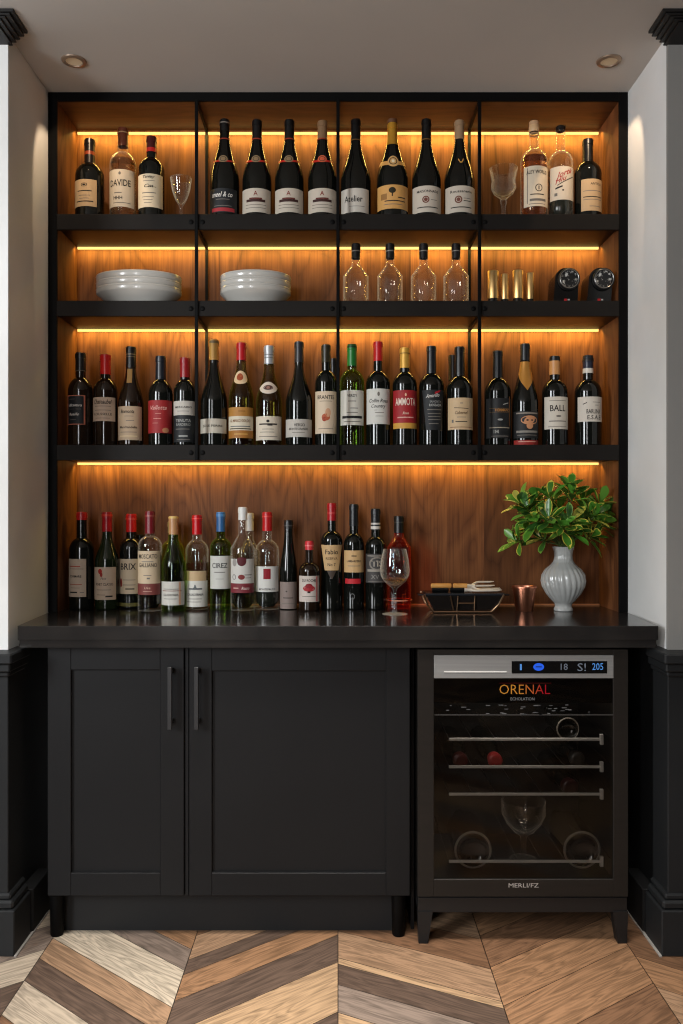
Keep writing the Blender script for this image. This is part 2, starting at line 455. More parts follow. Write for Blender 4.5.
BLK = (14, 14, 15); INK = (40, 36, 34); GREYI = (110, 104, 98); CREAM = (214, 196, 168); WHITE = (216, 211, 202); RED = (176, 22, 26)
G1 = 'bottles on the top shelf'; G3 = 'bottles on the third shelf'; G4 = 'bottles standing on the counter'
Y1 = 0.085
B = make_bottle
# ---- top shelf
B('wine_bottle', 'squat black bottle with beige oval-emblem label, first on top shelf', G1, SH1, 89.8, 14.2, 137.6, 164, 178, 5.0, 'bord', G_dark, Y1, (163, (26, 20, 18)),
  [('N', 150.5, 154, (150, 62, 30)), ('L', -1.6, 11.6, 179, 206, (196, 166, 126), [('o', 0, 184.5, 3.2, 1.8, INK), ('d', 0, 184.5, 1.6, 0.9, INK), ('r', 0, 190.5, 15, .9, INK)] + lines(195, 2, 3.0, 12, GREYI) + [('r', 0, 201, 18, 1.0, INK)])])
B('whisky_bottle', 'clear bottle labelled in large black letters with brown capsule, top shelf', G1, SH1, 123, 12.9, 126.3, 153, 166, 5.0, 'bord', G_clear, Y1, (145, (112, 56, 36)),
  [('N', 131, 132.2, (190, 150, 110)), ('L', 0, 12.4, 169, 206.5, (205, 190, 166), [('t', 0, 182.5, 'DAVIDE', 6.6, 22, INK), ('d', 0, 173, 1.2, 1.6, GREYI), ('r', -2, 192.5, 8, .8, GREYI), ('t', -2, 197.5, '▪▪▪' if False else 'HHH', 3.6, 9, INK), ('r', 2, 202.5, 18, .6, GREYI)])], liquid=(W_straw, 156), cat='whisky bottle')
B('wine_bottle', 'black bottle with red neck band and tall cream label, left top bay', G1, SH1, 151.5, 12.9, 135, 159, 171, 5.0, 'bord', G_dark, Y1, (147, (70, 20, 18)),
  [('N', 147, 151, (184, 26, 24)), ('L', 0, 12.2, 173.5, 207, (208, 190, 160), [('i', 0, 176.8, 'Tanley', 3.6, 12, INK), ('r', 0, 180.5, 12, .5, GREYI), ('i', 0, 185.5, 'Cm', 3.4, 9, INK), ('r', 3, 186.6, 9, .5, INK), ('r', 0, 192.5, 14, .8, GREYI)] + lines(196.5, 3, 3, 12, GREYI, -1))])
CH = dict(cat='champagne bottle')
def seal(c): return ('M', 0, 4.6, 153, 161, c, [('o', 0, 157, 3.2, 2.8, INK), ('d', 0, 157, 1.6, 1.4, (90, 70, 50))])
B('champagne_bottle', 'champagne bottle with black and white script label above a red strip', G1, SH1, 224.6, 14.8, 118, 132, 181, 4.6, 'burg', G_dark, Y1, (130, (22, 20, 20)),
  [('N', 121.5, 122.6, (120, 112, 104)), ('N', 138, 139.2, (150, 50, 30)), ('C', 0, 0, 156, 158, (180, 30, 24)), ('M', 0, 4.6, 153, 161, (140, 116, 84), [('o', 0, 157, 3.2, 2.8, INK)]),
   ('L', 0, 13.2, 188, 212, (24, 26, 28), [('i', -1, 194, 'uneel & co', 5.2, 22, WHITE), ('r', 0, 199, 14, .8, GREYI), ('r', 0, 205.5, 18, .7, GREYI), ('r', 0, 209.3, 25, 3.6, (168, 52, 58))])], **CH)
for i, (bx, bt, cap_, cw, lab_) in enumerate([(257, 118.5, (18, 17, 17), (18, 17, 17), 'champagne bottle with black cap and red cone emblem, second in its bay'),
                                   (289.4, 118.5, (18, 17, 17), (18, 17, 17), 'champagne bottle with black cap and red cone emblem, beside the tan-capped one'),
                                   (322.4, 119.5, (128, 98, 70), (128, 98, 70), 'champagne bottle with tan capsule, bright red neck collar and cone emblem label')]):
    B('champagne_bottle', lab_, G1, SH1, bx, 14.6, bt, 133, 181, 4.6, 'burg', G_dark, Y1, (138, cap_),
      [('N', 138, 139.3, (150, 50, 30)), ('C', 0, 0, 156, 158.2, (190, 34, 26)), ('M', 0, 4.6, 153, 161, (140, 116, 84) if i < 2 else (206, 96, 60), [('o', 0, 157, 3.2, 2.8, INK)]),
       ('L', 0, 14.0, 188, 212, (190, 178, 162), [('T', 0, 0, 0)] if False else [('t', 0, 193.2, 'A', 4.4, 4.2, (120, 36, 28)), ('r', 0, 198.2, 13, 1.5, (96, 44, 38)), ('r', 0, 200.3, 20, 2.6, (60, 34, 32)), ('r', 0, 204.5, 22, .5, GREYI), ('r', 0, 207.5, 22, .5, GREYI)])], **CH)
B('wine_bottle', 'black sloping bottle with plain white label of one bold word, top shelf', G1, SH1, 355.8, 15.3, 118, 136, 182, 4.6, 'burg', G_dark, Y1, (139, (16, 15, 15)),
  [('N', 139, 139.9, (120, 84, 40)), ('L', -1, 13.6, 188, 212, (196, 188, 176), [('t', -2, 198.5, 'Atelier', 6.2, 19, INK), ('r', 2, 206, 16, .5, GREYI)])])
B('champagne_bottle', 'champagne bottle with gold neck, round seal and orange landscape label', G1, SH1, 392.3, 15.8, 121.5, 133, 180, 4.6, 'burg', G_dark, Y1, (144.5, foil((206, 150, 52), 0.3, 0.5)),
  [('C', 0, 0, 157, 161.5, (206, 150, 84)), ('M', 0, 5.6, 153.5, 166, (208, 162, 100), [('o', 0, 159.6, 4.0, 4.2, INK), ('d', 0, 159.6, 1.6, 1.8, (230, 214, 180))]),
   ('L', 0, 15.2, 184.5, 208.5, (204, 152, 84), [('d', -1, 190, 3.6, 3.0, (44, 40, 26)), ('r', -1, 194, 1.2, 4, (60, 46, 26)), ('r', -10, 196, 7, 6, (150, 108, 60)), ('r', 9, 197, 9, 1, INK), ('r', 2, 200.5, 22, 1, INK), ('r', 0, 204, 20, .6, GREYI)])], cork=(96, 62, 40), **CH)
B('wine_bottle', 'black sloping bottle with white label and round reddish seal, black capsule', G1, SH1, 426.3, 14.6, 118, 136, 182, 4.6, 'burg', G_dark, Y1, (138.5, (16, 15, 15)),
  [('N', 138.5, 139.4, (120, 84, 40)), ('L', 0, 14.2, 185.5, 212, (194, 182, 166), [('t', 0, 191, 'MAISONNADE', 2.6, 23, INK), ('d', -2, 199.3, 3.6, 3.6, (110, 60, 50)), ('o', -2, 199.3, 2.4, 2.4, (194, 182, 166)), ('r', 6.5, 199.5, 7, .6, GREYI), ('r', 0, 207, 22, 1.0, INK)])])
B('wine_bottle', 'black sloping bottle with taupe capsule and gold V on its neck', G1, SH1, 459.3, 15.2, 119, 137, 182, 4.6, 'burg', G_dark, Y1, (138.5, (150, 122, 94)),
  [('M', 0, 4.6, 154.5, 163, G_dark, [('r', -1.9, 158.4, 1.6, 2.2, -1.7, (206, 150, 74)), ('r', 1.9, 158.4, 1.6, 2.2, 1.7, (206, 150, 74)), ('r', 0, 160.6, 2.2, 1.4, (206, 150, 74))]),
   ('L', 0, 14.6, 185.5, 212, (190, 178, 162), [('t', 0, 191, 'Roussanerie', 2.8, 23, INK), ('d', -3, 199.3, 3.8, 3.8, (110, 66, 54)), ('o', -3, 199.3, 2.5, 2.5, (190, 178, 162)), ('r', 6, 198, 8, .6, GREYI), ('r', 6, 200.6, 8, .8, INK), ('r', 0, 207, 22, 1.0, INK)])])
B('spirit_bottle', 'amber rose spirit bottle with pale neck and tall cream label, top shelf', G1, SH1, 534, 13.2, 123.5, 150, 163, 4.6, 'bord', G_clear, Y1, None,
  [('N', 123.6, 130.5, (206, 168, 124)), ('N', 132, 133, (180, 140, 100)), ('L', 0.3, 12.0, 165.5, 206, (206, 190, 166), [('t', 0, 171.5, 'ALEY WORLD', 3.6, 22, INK), ('o', 1.5, 187.5, 3.6, 3.8, INK), ('r', 1.5, 187.5, 1.0, 4, INK), ('r', 0, 194, 14, 1, INK), ('r', -10, 185, .7, 36, GREYI), ('r', 1, 199.5, 17, 2.4, GREYI), ('r', 0, 203.5, 17, .6, GREYI)])], liquid=(W_honey, 153), cat='spirit bottle', cork=(190, 150, 112))
B('spirit_bottle', 'clear-necked bottle with slanting red lettering on a white label', G1, SH1, 560.5, 12.2, 128.5, 152, 164, 4.6, 'bord', G_clear, Y1, None,
  [('L', 0.3, 11.9, 166, 199.5, (204, 190, 170), [('i', 0.5, 173.4, 'Jorté', 7.4, 17, 0.42, (160, 30, 32)), ('i', -3.0, 179, 'Hiu', 5.4, 11, 0.42, (160, 30, 32)), ('r', 2.5, 180, 18, 0.9, 0.55, INK), ('r', -5, 187, 7, 1.6, 0.3, INK), ('d', -1, 190, 1, .8, INK), ('r', -8, 194, 3, 3, GREYI)])], liquid=(W_dark, 166), cat='spirit bottle', cork=(26, 20, 18))
B('wine_bottle', 'squat black bottle with beige label, last at right of top shelf', G1, SH1, 587.7, 13.4, 137.5, 162.6, 175.5, 4.9, 'bord', G_dark, Y1, (162, (18, 17, 17)),
  [('L', 1.8, 11.2, 178.6, 210.5, (190, 158, 118), [('t', 3, 183.5, 'ANTICA', 2.4, 12, INK), ('r', 0, 190.5, 20, .6, GREYI), ('r', 0, 196.5, 20, .8, INK), ('r', 0, 199.2, 20, .5, GREYI), ('r', 2, 206, 12, .6, GREYI)])])

# ---- third shelf
Y3 = 0.075
B('wine_bottle', 'black bottle with tan-edged black label, first on third shelf', G3, SH3, 80.6, 12.2, 352, 378, 392, 5.0, 'bord', G_brown, Y3, (370, (20, 19, 19)),
  [('N', 370, 370.8, (90, 80, 70)), ('L', -2.2, 9.8, 395, 424.6, (150, 84, 64), [('r', 0, 409.8, 17.6, 27.6, (26, 27, 30)), ('r', -3.5, 399, 7, .7, GREYI), ('i', 0, 405, 'Alcantara', 2.8, 14, (190, 186, 180)), ('r', 0, 409, 13, .6, GREYI), ('i', -1, 414, 'Rosillo', 2.8, 11, (190, 186, 180)), ('r', -2, 419.5, 7, .7, GREYI)])])
B('wine_bottle', 'black bottle with bright red capsule and cream script label, third shelf', G3, SH3, 105.5, 11.8, 354, 379, 392, 5.0, 'bord', G_brown, Y3, (374, (196, 30, 26)),
  [('L', 0, 11.0, 397, 421, (182, 160, 140), [('i', 0, 401.5, 'Chateaubel', 4.6, 19, INK), ('r', 0, 406, 17, .6, GREYI), ('r', 0, 410, 17, .6, GREYI), ('t', 0, 414, 'ROUSSELLE', 2.4, 19, INK), ('r', 0, 418, 15, .6, GREYI)])])
B('wine_bottle', 'tall sloping bottle with black cap and gold strip down its neck', G3, SH3, 131, 12.4, 346, 366, 404, 4.8, 'burg', G_brown, Y3, (367, (20, 18, 17)),
  [('N', 353.5, 354.4, (130, 110, 84)), ('N', 356, 356.8, (110, 92, 70)), ('T', 0, 3.0, 367.5, 382, (150, 112, 58), (), 2.0), ('L', 0, 11.8, 406, 440, (182, 158, 130), [('i', -1, 411.2, 'Bramonta', 3.6, 14, INK), ('r', 1, 416, 9, .5, GREYI), ('r', 2, 420.5, 8, .6, GREYI), ('t', 0, 427, 'Marchandelle', 2.4, 18, INK), ('r', 0, 432, 17, .6, GREYI), ('r', 0, 436, 19, 1.0, (210, 190, 150))])])
B('wine_bottle', 'black bottle with crimson label printed with a tan corner, third shelf', G3, SH3, 160.7, 12.0, 355.5, 380, 395, 4.9, 'bord', G_dark, Y3, (379, (24, 28, 36)),
  [('L', 0, 11.8, 400, 433, (142, 26, 28), [('i', 0, 407.5, 'Valletta', 4.2, 17, (206, 150, 140)), ('r', 0, 413.5, 6, .6, (190, 120, 110)), ('r', -1, 418.5, 8, .7, (190, 120, 110)), ('r', -3, 423, 6, .6, (180, 110, 100)), ('d', 7.5, 430.2, 3.6, 2.6, (176, 120, 84))])])
B('wine_bottle', 'red-capped bottle with white band above a black lettered label', G3, SH3, 185, 11.0, 357, 380, 393, 4.8, 'bord', G_dark, Y3, (377, (140, 22, 26)),
  [('L', 0, 10.8, 400.7, 415, (186, 180, 170), [('t', 0, 407, 'MERCARIO', 2.0, 18, INK), ('r', 0, 411, 12, .5, GREYI)]), ('L', 0, 10.8, 415.2, 442, (26, 28, 30), [('t', 0, 420.5, 'TENUTA', 3.0, 16, (160, 160, 156)), ('t', 0, 424.5, 'BARDERO', 2.6, 15, (140, 140, 136)), ('r', -1, 429, 15, .8, GREYI), ('r', 0, 436, 9, 1.6, (150, 150, 146)), ('r', 0, 439.5, 14, .7, GREYI)])])
B('wine_bottle', 'black sloping bottle with gold capsule and narrow white label', G3, SH3, 214, 13.2, 339, 361, 402, 4.5, 'burg', G_dark, Y3, (359.7, foil((188, 142, 70), 0.4, 0.2)),
  [('N', 340.5, 343, (120, 96, 60)), ('L', 0, 12.9, 418.5, 433, (188, 180, 164), [('t', 0, 426, 'JOSE PERINI', 3.0, 21, INK)])])
B('wine_bottle', 'olive bottle with red capsule, round cream seal and gold banded label', G3, SH3, 241.3, 12.5, 342, 362, 399, 4.6, 'burg', G_olive, Y3, (360, (178, 22, 30)),
  [('M', 0, 7.2, 369.5, 383.5, (214, 186, 146), [('d', -.5, 376, 3.3, 3.8, (150, 70, 40)), ('d', .6, 374.8, 1.4, 1.2, (176, 96, 60))]), ('L', 0, 12.2, 407, 416, (168, 118, 52), [('r', 2, 411, 7, .8, (120, 80, 36))]), ('L', 0, 12.2, 416, 430.2, (204, 194, 172), [('t', 0, 420.6, 'GL.MARCI GOLDO', 2.8, 22, (116, 74, 34)), ('r', 0, 426.2, 22, .9, (90, 96, 96)), ('r', 0, 428.6, 24, 1.0, (60, 52, 40))]), ('L', 0, 12.2, 430.2, 438, (158, 104, 40), [('r', 1, 434, 14, 1.2, (196, 150, 80))])])
B('wine_bottle', 'olive bottle with silver cap and eye-shaped emblem on its shoulder', G3, SH3, 269, 13.0, 345, 365, 403, 4.9, 'burg', G_olive, Y3, (363.6, foil((178, 180, 182), 0.3, 0.4)),
  [('N', 354, 355, (120, 120, 122)), ('N', 357, 358, (120, 120, 122)), ('E', 0, 10.4, 381, 393.5, (210, 194, 176), [('d', 0, 387, 5.0, 2.6, (80, 52, 46)), ('d', 0, 387, 1.8, 1.6, (150, 110, 96))]), ('L', 0, 12.6, 416, 440, (204, 192, 172), [('d', 0, 421, 1.6, 1.4, INK), ('r', 0, 424, 19, 1.4, INK), ('r', 2, 424.6, 5, 2.0, INK), ('r', 0, 429, 12, .6, GREYI), ('r', -1, 432, 15, .6, GREYI), ('r', 0, 436.5, 20, .6, GREYI)])])
B('wine_bottle', 'black sloping bottle with charcoal capsule and narrow grey-white label', G3, SH3, 299, 13.5, 341, 364, 403, 4.4, 'burg', G_dark, Y3, (362, (40, 40, 43)),
  [('L', 0, 12.9, 419, 437, (180, 174, 164), [('t', 1, 424.8, 'VERSO', 3.0, 11, INK), ('t', 0, 428.8, 'MONTEGRANDE', 2.2, 20, INK), ('r', 0, 432.5, 13, .5, GREYI)])])
B('wine_bottle', 'olive-capped bottle with cream label bearing an orange figure', G3, SH3, 326, 11.0, 344, 371, 384, 4.5, 'bord', G_dark, Y3, (362, (44, 40, 26)),
  [('L', 0, 10.6, 391, 433.5, (204, 184, 158), [('t', 0, 397, 'BRANTES', 4.0, 18, INK), ('r', 0, 401, 13, .5, GREYI), ('d', 0, 417, 4.2, 3.6, (174, 88, 58)), ('d', 2.2, 412.5, 2.8, 4.4, (196, 150, 118)), ('d', -1.5, 419, 2.2, 2.4, (150, 60, 40)), ('r', 0, 428.6, 16, .6, GREYI)])])
B('wine_bottle', 'dark bottle neck standing behind the orange-figure bottle on third shelf', G3, SH3, 333.8, 10.0, 358, 384, 396, 4.4, 'bord', G_dark, 0.170, (380, (20, 18, 18)))
B('wine_bottle', 'green glass bottle with green capsule and white black-banded label', G3, SH3, 352, 12.1, 343.6, 370, 383, 4.6, 'bord', G_green, Y3, (365.5, (30, 122, 48)),
  [('N', 344, 347.5, (20, 60, 28)), ('L', 0, 11.4, 390, 425, (204, 200, 188), [('t', 0, 395.5, 'VERDY', 2.8, 10, INK), ('r', 0, 401, 8, .8, GREYI), ('r', 2, 408, 8, .8, GREYI), ('r', 0, 412.4, 11, .7, GREYI), ('r', 0, 417, 22, 2.6, (30, 28, 28)), ('r', 0, 421.5, 18, .8, GREYI)])])
B('wine_bottle', 'black bottle with red capsule and tall white script label, centre bay', G3, SH3, 378, 12.0, 341, 371.5, 384, 4.5, 'bord', G_dark, Y3, (360.6, (184, 22, 28)),
  [('L', 0, 11.5, 388.5, 424, (200, 198, 190), [('d', 0, 393.8, 1.2, 2.2, GREYI), ('i', 0, 400.5, 'Collin Rosa', 3.8, 20, (70, 68, 66)), ('i', 0, 406.4, 'Country', 4.4, 15, (70, 68, 66)), ('r', -3, 410, 3, .4, GREYI), ('r', 1, 412.5, 9, .6, GREYI), ('r', 1, 416, 8, .5, GREYI)])])
B('wine_bottle', 'gold-capped bottle with red label and gold strip beneath', G3, SH3, 404.7, 12.2, 347, 372.6, 386, 4.8, 'bord', G_dark, Y3, (367.7, foil((206, 158, 66), 0.4, 0.3)),
  [('N', 352.5, 353.4, (150, 110, 40)), ('L', 0, 11.8, 390, 422.8, (150, 24, 30), [('t', 0, 401.5, 'AMMOTA', 7.6, 22, (222, 206, 190)), ('d', 0, 394.6, .9, 1.6, (222, 180, 150)), ('i', 0, 413, 'Rosa', 2.6, 6, (222, 190, 170)), ('r', 0, 417.3, 17, 1.2, (200, 150, 140))]), ('L', 0, 11.8, 422.8, 428.4, (198, 148, 60))])
B('wine_bottle', 'all-black bottle with white and red writing on a black label', G3, SH3, 431.4, 12.4, 345.4, 373.8, 387, 4.6, 'bord', G_dark, Y3, (373, (20, 24, 28)),
  [('T', 1, 11.0, 389.7, 430, (20, 22, 25), [('i', -1, 395.4, 'Amarillo', 3.8, 14, 0.1, (200, 196, 190)), ('r', 4, 391.8, 6, 2.0, 0.4, (170, 30, 40)), ('t', 2, 401.5, 'SANGRITA', 2.2, 12, (150, 150, 148)), ('t', 2, 405, 'ROSSADA', 2.6, 13, (170, 170, 166)), ('r', 1, 409.5, 15, 1.0, GREYI), ('r', 1, 413.5, 14, .8, GREYI), ('r', 1, 416.5, 13, .8, GREYI), ('r', 1, 419.5, 13, .8, GREYI), ('r', 0, 423.5, 10, .8, GREYI)], 7.5)])
B('wine_bottle', 'black-capped bottle with tan parchment label, right of centre bay', G3, SH3, 459.6, 13.2, 346, 376.5, 391, 4.8, 'bord', G_dark, Y3, (375, (16, 16, 17)),
  [('L', 0, 12.4, 397.6, 429.5, (196, 168, 130), [('r', 0, 403, 3, .8, GREYI), ('r', 0, 408, 15, .6, -.06, INK), ('i', 0, 412.5, 'Cabernel', 3.4, 13, (96, 74, 52)), ('r', 0, 417, 9, .6, GREYI), ('r', 0, 421.5, 12, .8, INK), ('r', -9, 421, 2, 3, GREYI), ('r', 0, 427, 24, .6, (120, 70, 44))])])
B('wine_bottle', 'dark bottle neck peeking from behind the tan parchment label bottle', G3, SH3, 453, 10.5, 354.5, 384, 398, 4.4, 'bord', G_dark, 0.170, (380, (18, 17, 17)))
B('wine_bottle', 'black bottle with faint gold line on its dark label, right bay', G3, SH3, 497.7, 13.1, 350, 378.5, 393, 4.8, 'bord', G_dark, Y3, (377, (18, 20, 24)),
  [('L', 0, 12.4, 398, 438, (16, 17, 18), [('t', 3, 410, 'HERMANO', 2.6, 16, (176, 120, 62)), ('r', 0, 408.2, 22, .5, (110, 84, 54)), ('r', 0, 412, 22, .5, (110, 84, 54)), ('r', 6, 403.5, 6, .8, 0.3, (170, 170, 166)), ('d', 0, 419.5, 2.6, 1.0, (150, 150, 146)), ('r', 0, 427.5, 22, 1.0, (150, 140, 124)), ('t', -4, 431.5, 'IM', 3.4, 5, (130, 130, 126)), ('r', 0, 436, 18, .8, GREYI), ('r', 11.2, 411, 1.6, 30, (120, 80, 44))])])
B('champagne_bottle', 'champagne bottle with gold neck foil and pink fan on black label', G3, SH3, 525, 12.9, 343, 357, 404, 4.5, 'burg', G_dark, Y3, (360, (26, 26, 28)),
  [('W', 0, 0, 360, 390, foil((186, 130, 58), 0.35, 0.4)), ('L', 0, 12.4, 411, 438, (20, 19, 20), [('r', 0, 413, 24, 1.4, (136, 126, 116)), ('d', 2, 420, 9.0, 4.6, (190, 134, 96)), ('d', 2, 425.5, 3.4, 3.4, (190, 134, 96)), ('r', 0, 431.5, 24, 2.2, (130, 124, 116)), ('r', 0, 435, 22, .7, GREYI)]), ('L', 0, 12.2, 440, 447, (150, 40, 32), [('r', 0, 441.5, 20, .6, (210, 170, 150))])], **CH)
B('wine_bottle', 'bottle with black cap over tan neck sleeve and white lettered label', G3, SH3, 554.7, 12.6, 355.5, 380, 393, 4.9, 'bord', G_dark, Y3, (360.5, (24, 22, 21)),
  [('N', 360.5, 374.3, (198, 140, 82)), ('L', 0.2, 11.8, 396.5, 429, (198, 190, 176), [('t', 0, 408, 'BALL', 6.2, 16, INK), ('r', 0, 400.5, 18, .5, GREYI), ('d', 0.5, 416, 2.6, 1.0, GREYI), ('r', 0, 421, 18, 1.0, GREYI), ('r', 0, 426.5, 20, .5, GREYI)])])
B('wine_bottle', 'bottle with blue-black cap, white neck ring and bold two-line label', G3, SH3, 588, 13.1, 355.5, 380, 393, 4.9, 'bord', G_dark, Y3, (368, (32, 38, 54)),
  [('N', 355.0, 360.8, (20, 20, 22)), ('N', 368, 372.8, (208, 200, 186)), ('L', 0.2, 12.2, 396.5, 421.5, (198, 190, 178), [('t', 2, 411.2, 'BARLINA', 4.4, 15, INK), ('t', 2.6, 417.2, 'E.S.A.E', 4.2, 14.5, INK), ('r', 5, 402, 9, .6, GREYI), ('r', -7, 403.2, 4, .9, 0.4, INK), ('r', 5, 405, 4, .6, GREYI)])])

# ---- counter
YA = 0.10
B('wine_bottle', 'black bottle with short red cap and cream label beside left panel', G4, CT, 81.7, 12.1, 512, 538, 550, 5.0, 'bord', G_dark, YA, (520, (170, 26, 26)),
  [('L', -2.2, 9.6, 559, 597, (178, 158, 138), [('r', -2, 566.5, 13, .9, (150, 60, 44)), ('r', 0, 569, 15, .5, GREYI), ('t', -1, 576.4, 'TORMARE', 2.4, 13, INK), ('r', -1, 584.5, 14, .7, (150, 80, 60)), ('r', -1, 588, 10, .5, GREYI), ('r', -3, 592.5, 9, 1.4, INK), ('r', 6, 592.5, 4, .7, GREYI)])])
B('wine_bottle', 'green sloping bottle with red capsule and red bird on cream label', G4, CT, 107.0, 11.9, 512, 533, 562, 4.6, 'burg', G_dgreen, YA, (531.5, (166, 22, 30)),
  [('N', 514, 516.4, (206, 60, 46)), ('L', -.3, 10.9, 567.2, 600, (186, 164, 142), [('d', -3.5, 571.5, 2.2, 2.6, (160, 44, 36)), ('d', -2.2, 574.8, 1.4, 2.2, (140, 40, 34)), ('i', 0, 578.5, 'Fest', 2.6, 6, GREYI), ('t', 0, 584.4, 'VENET CLASSO', 2.6, 19, INK), ('r', 0, 590, 15, .6, GREYI), ('r', -3, 595, 9, .6, GREYI), ('r', 5.5, 596.5, 7, 1.6, INK)])])
B('wine_bottle', 'red-capped black bottle with cream label in tall dark capitals, overlapped at right', G4, CT, 131.2, 11.6, 514, 538, 549, 4.9, 'bord', G_dark, 0.135, (532, (196, 24, 24)),
  [('N', 518.5, 519.5, (230, 90, 70)), ('L', -.5, 10.6, 559, 594, (190, 170, 142), [('t', 0, 566.6, 'BRIX', 6.4, 16, INK), ('d', -8, 583, 1.9, 4.6, (130, 50, 40)), ('r', 1, 580, 13, .6, GREYI), ('r', 1, 585, 13, .7, GREYI), ('r', 2, 589, 9, 1.2, INK)]), ('L', 0, 10.8, 603, 606.5, (90, 84, 36))])
B('wine_bottle', 'clear bottle with maroon capsule and cream label over maroon band', G4, CT, 150, 11.8, 511, 536, 546, 4.5, 'bord', G_clear, 0.055, (533.6, (112, 24, 32)),
  [('N', 515.5, 516.4, (160, 90, 80)), ('L', 0, 11.2, 551, 583.7, (194, 172, 142), [('t', 0, 556.5, 'MOSCATO', 4.6, 20, INK), ('r', 0, 561.8, 12, .8, GREYI), ('t', 0, 565.2, 'GALLIANO', 4.2, 19, INK), ('r', 0, 575.5, 8, .6, GREYI), ('r', 1, 578.5, 3, 1.6, GREYI)]), ('L', 0, 11.2, 583.7, 595, (112, 52, 46), [('i', 0, 588, 'Uva', 2.4, 6, (190, 150, 130)), ('r', 0, 591.5, 9, .5, (190, 150, 130))])], liquid=(W_olive, 556))
B('wine_bottle', 'small black-stoppered bottle half hidden behind the maroon-banded clear bottle', G4, CT, 140.0, 8.0, 534.5, 546, 556, 3.6, 'bord', G_dark, 0.185, (546, (16, 14, 14)))
B('wine_bottle', 'green sloping bottle with tan capsule and low white label', G4, CT, 173.6, 11.7, 516, 536, 566, 4.5, 'burg', G_green, 0.06, (534.5, (176, 128, 84)),
  [('N', 516.3, 518.5, (214, 178, 104)), ('L', 0, 11.4, 581.7, 605.4, (194, 190, 180), [('r', 0, 589.2, 18, .6, GREYI), ('r', 0, 591, 21, .7, (120, 70, 60)), ('t', -1, 595, 'CALADRONDA', 2.2, 16, (80, 76, 72)), ('r', -1, 599, 14, .6, GREYI), ('r', 8.5, 593.6, 2.2, 23, (196, 150, 120))])])
B('wine_bottle', 'yellow-green bottle mostly hidden behind the tan-capped green one', G4, CT, 172.5, 11.6, 521, 540, 552, 4.4, 'bord', G_lime, 0.172, (533, (150, 130, 80)))
B('wine_bottle', 'clear rosé bottle with red cap and white house label', G4, CT, 197.0, 11.4, 515, 540, 551, 4.6, 'bord', G_clear, YA, (534.5, (184, 12, 20)),
  [('N', 518.2, 519.2, (230, 70, 60)), ('L', 0.6, 9.6, 571, 581, (188, 160, 120)), ('L', 0, 11.0, 581, 607, (204, 200, 190), [('t', 0, 587, 'A', 4.6, 4.0, (60, 70, 76)), ('r', 0, 589, 14, 1.4, (60, 66, 70)), ('t', 0, 594.7, 'CASADERNIA', 2.4, 17, (60, 60, 60)), ('r', 0, 599, 13, .7, GREYI), ('r', -2, 602, 15, .6, GREYI)])], liquid=(W_rose, 563))
B('wine_bottle', 'green glass bottle with blue capsule and plain white label', G4, CT, 220.8, 10.6, 512, 538, 548, 4.2, 'bord', G_green, YA, (531.6, (44, 92, 142)),
  [('N', 512.2, 516.6, (70, 122, 172)), ('L', 0.3, 10.0, 556, 589, (196, 194, 186), [('t', 0, 565.6, 'CIREZ', 5.0, 16, (44, 44, 44)), ('r', 0, 572.3, 11, .8, GREYI), ('r', 0, 579, 8, .4, GREYI)])])
B('wine_bottle', 'clear bottle with white cap and maroon-figured white label', G4, CT, 242.8, 12.0, 507, 534, 548, 4.4, 'cone', G_clear, 0.07, (520, (214, 212, 206)),
  [('L', 0, 11.4, 559, 583.5, (198, 194, 186), [('d', 0.2, 561.6, 4.6, 4.6, (86, 34, 38)), ('r', 0.2, 559.8, 9.4, 3.6, (86, 34, 38)), ('d', -7.5, 562.5, 2.6, 4.0, (150, 144, 138)), ('o', -8, 577.2, 2.2, 2.6, INK), ('d', 0, 577.2, 3.4, 2.6, (124, 52, 50)), ('r', 7, 575, 8, .8, GREYI), ('r', 7, 578, 6, .6, GREYI)]), ('L', 0, 11.4, 583.5, 593, (116, 36, 44), [('i', 4, 588.3, 'Rosso', 3.0, 8, (220, 200, 190)), ('r', -6, 588.3, 6, 1.2, (190, 150, 140))])], liquid=(W_olive, 588))
B('wine_bottle', 'white-capped clear neck rising behind the maroon-figured bottle', G4, CT, 249.6, 10.4, 513, 540, 552, 3.9, 'cone', G_clear, 0.178, (531, (190, 186, 178)))
B('wine_bottle', 'clear dark-based bottle with red capsule and small red stamp label', G4, CT, 267.2, 12.0, 512, 540, 552, 4.6, 'bord', G_clear, YA, (531, (182, 24, 28)),
  [('N', 516, 517, (220, 80, 70)), ('L', 0, 11.5, 566.5, 592, (206, 203, 196), [('r', 0.8, 574, 7.2, 10.4, (136, 26, 36)), ('r', 0.8, 574, 2.6, 6, (180, 80, 80)), ('t', 1, 589.3, 'MONTEFALCO', 2.0, 17, (70, 68, 66))])], liquid=(W_dark, 581))
B('wine_bottle', 'slim black flute bottle with low mauve-grey label', G4, CT, 288.5, 8.7, 520, 531, 574, 4.2, 'flute', G_dark, YA, (529, (26, 25, 25)),
  [('N', 525.4, 526.2, (90, 86, 82)), ('L', 0, 8.3, 582, 609, (132, 116, 108), [('d', -1.5, 591.5, .8, .7, INK), ('r', 0, 598, 10, .8, INK), ('r', 0, 603.5, 13, .5, GREYI)])])
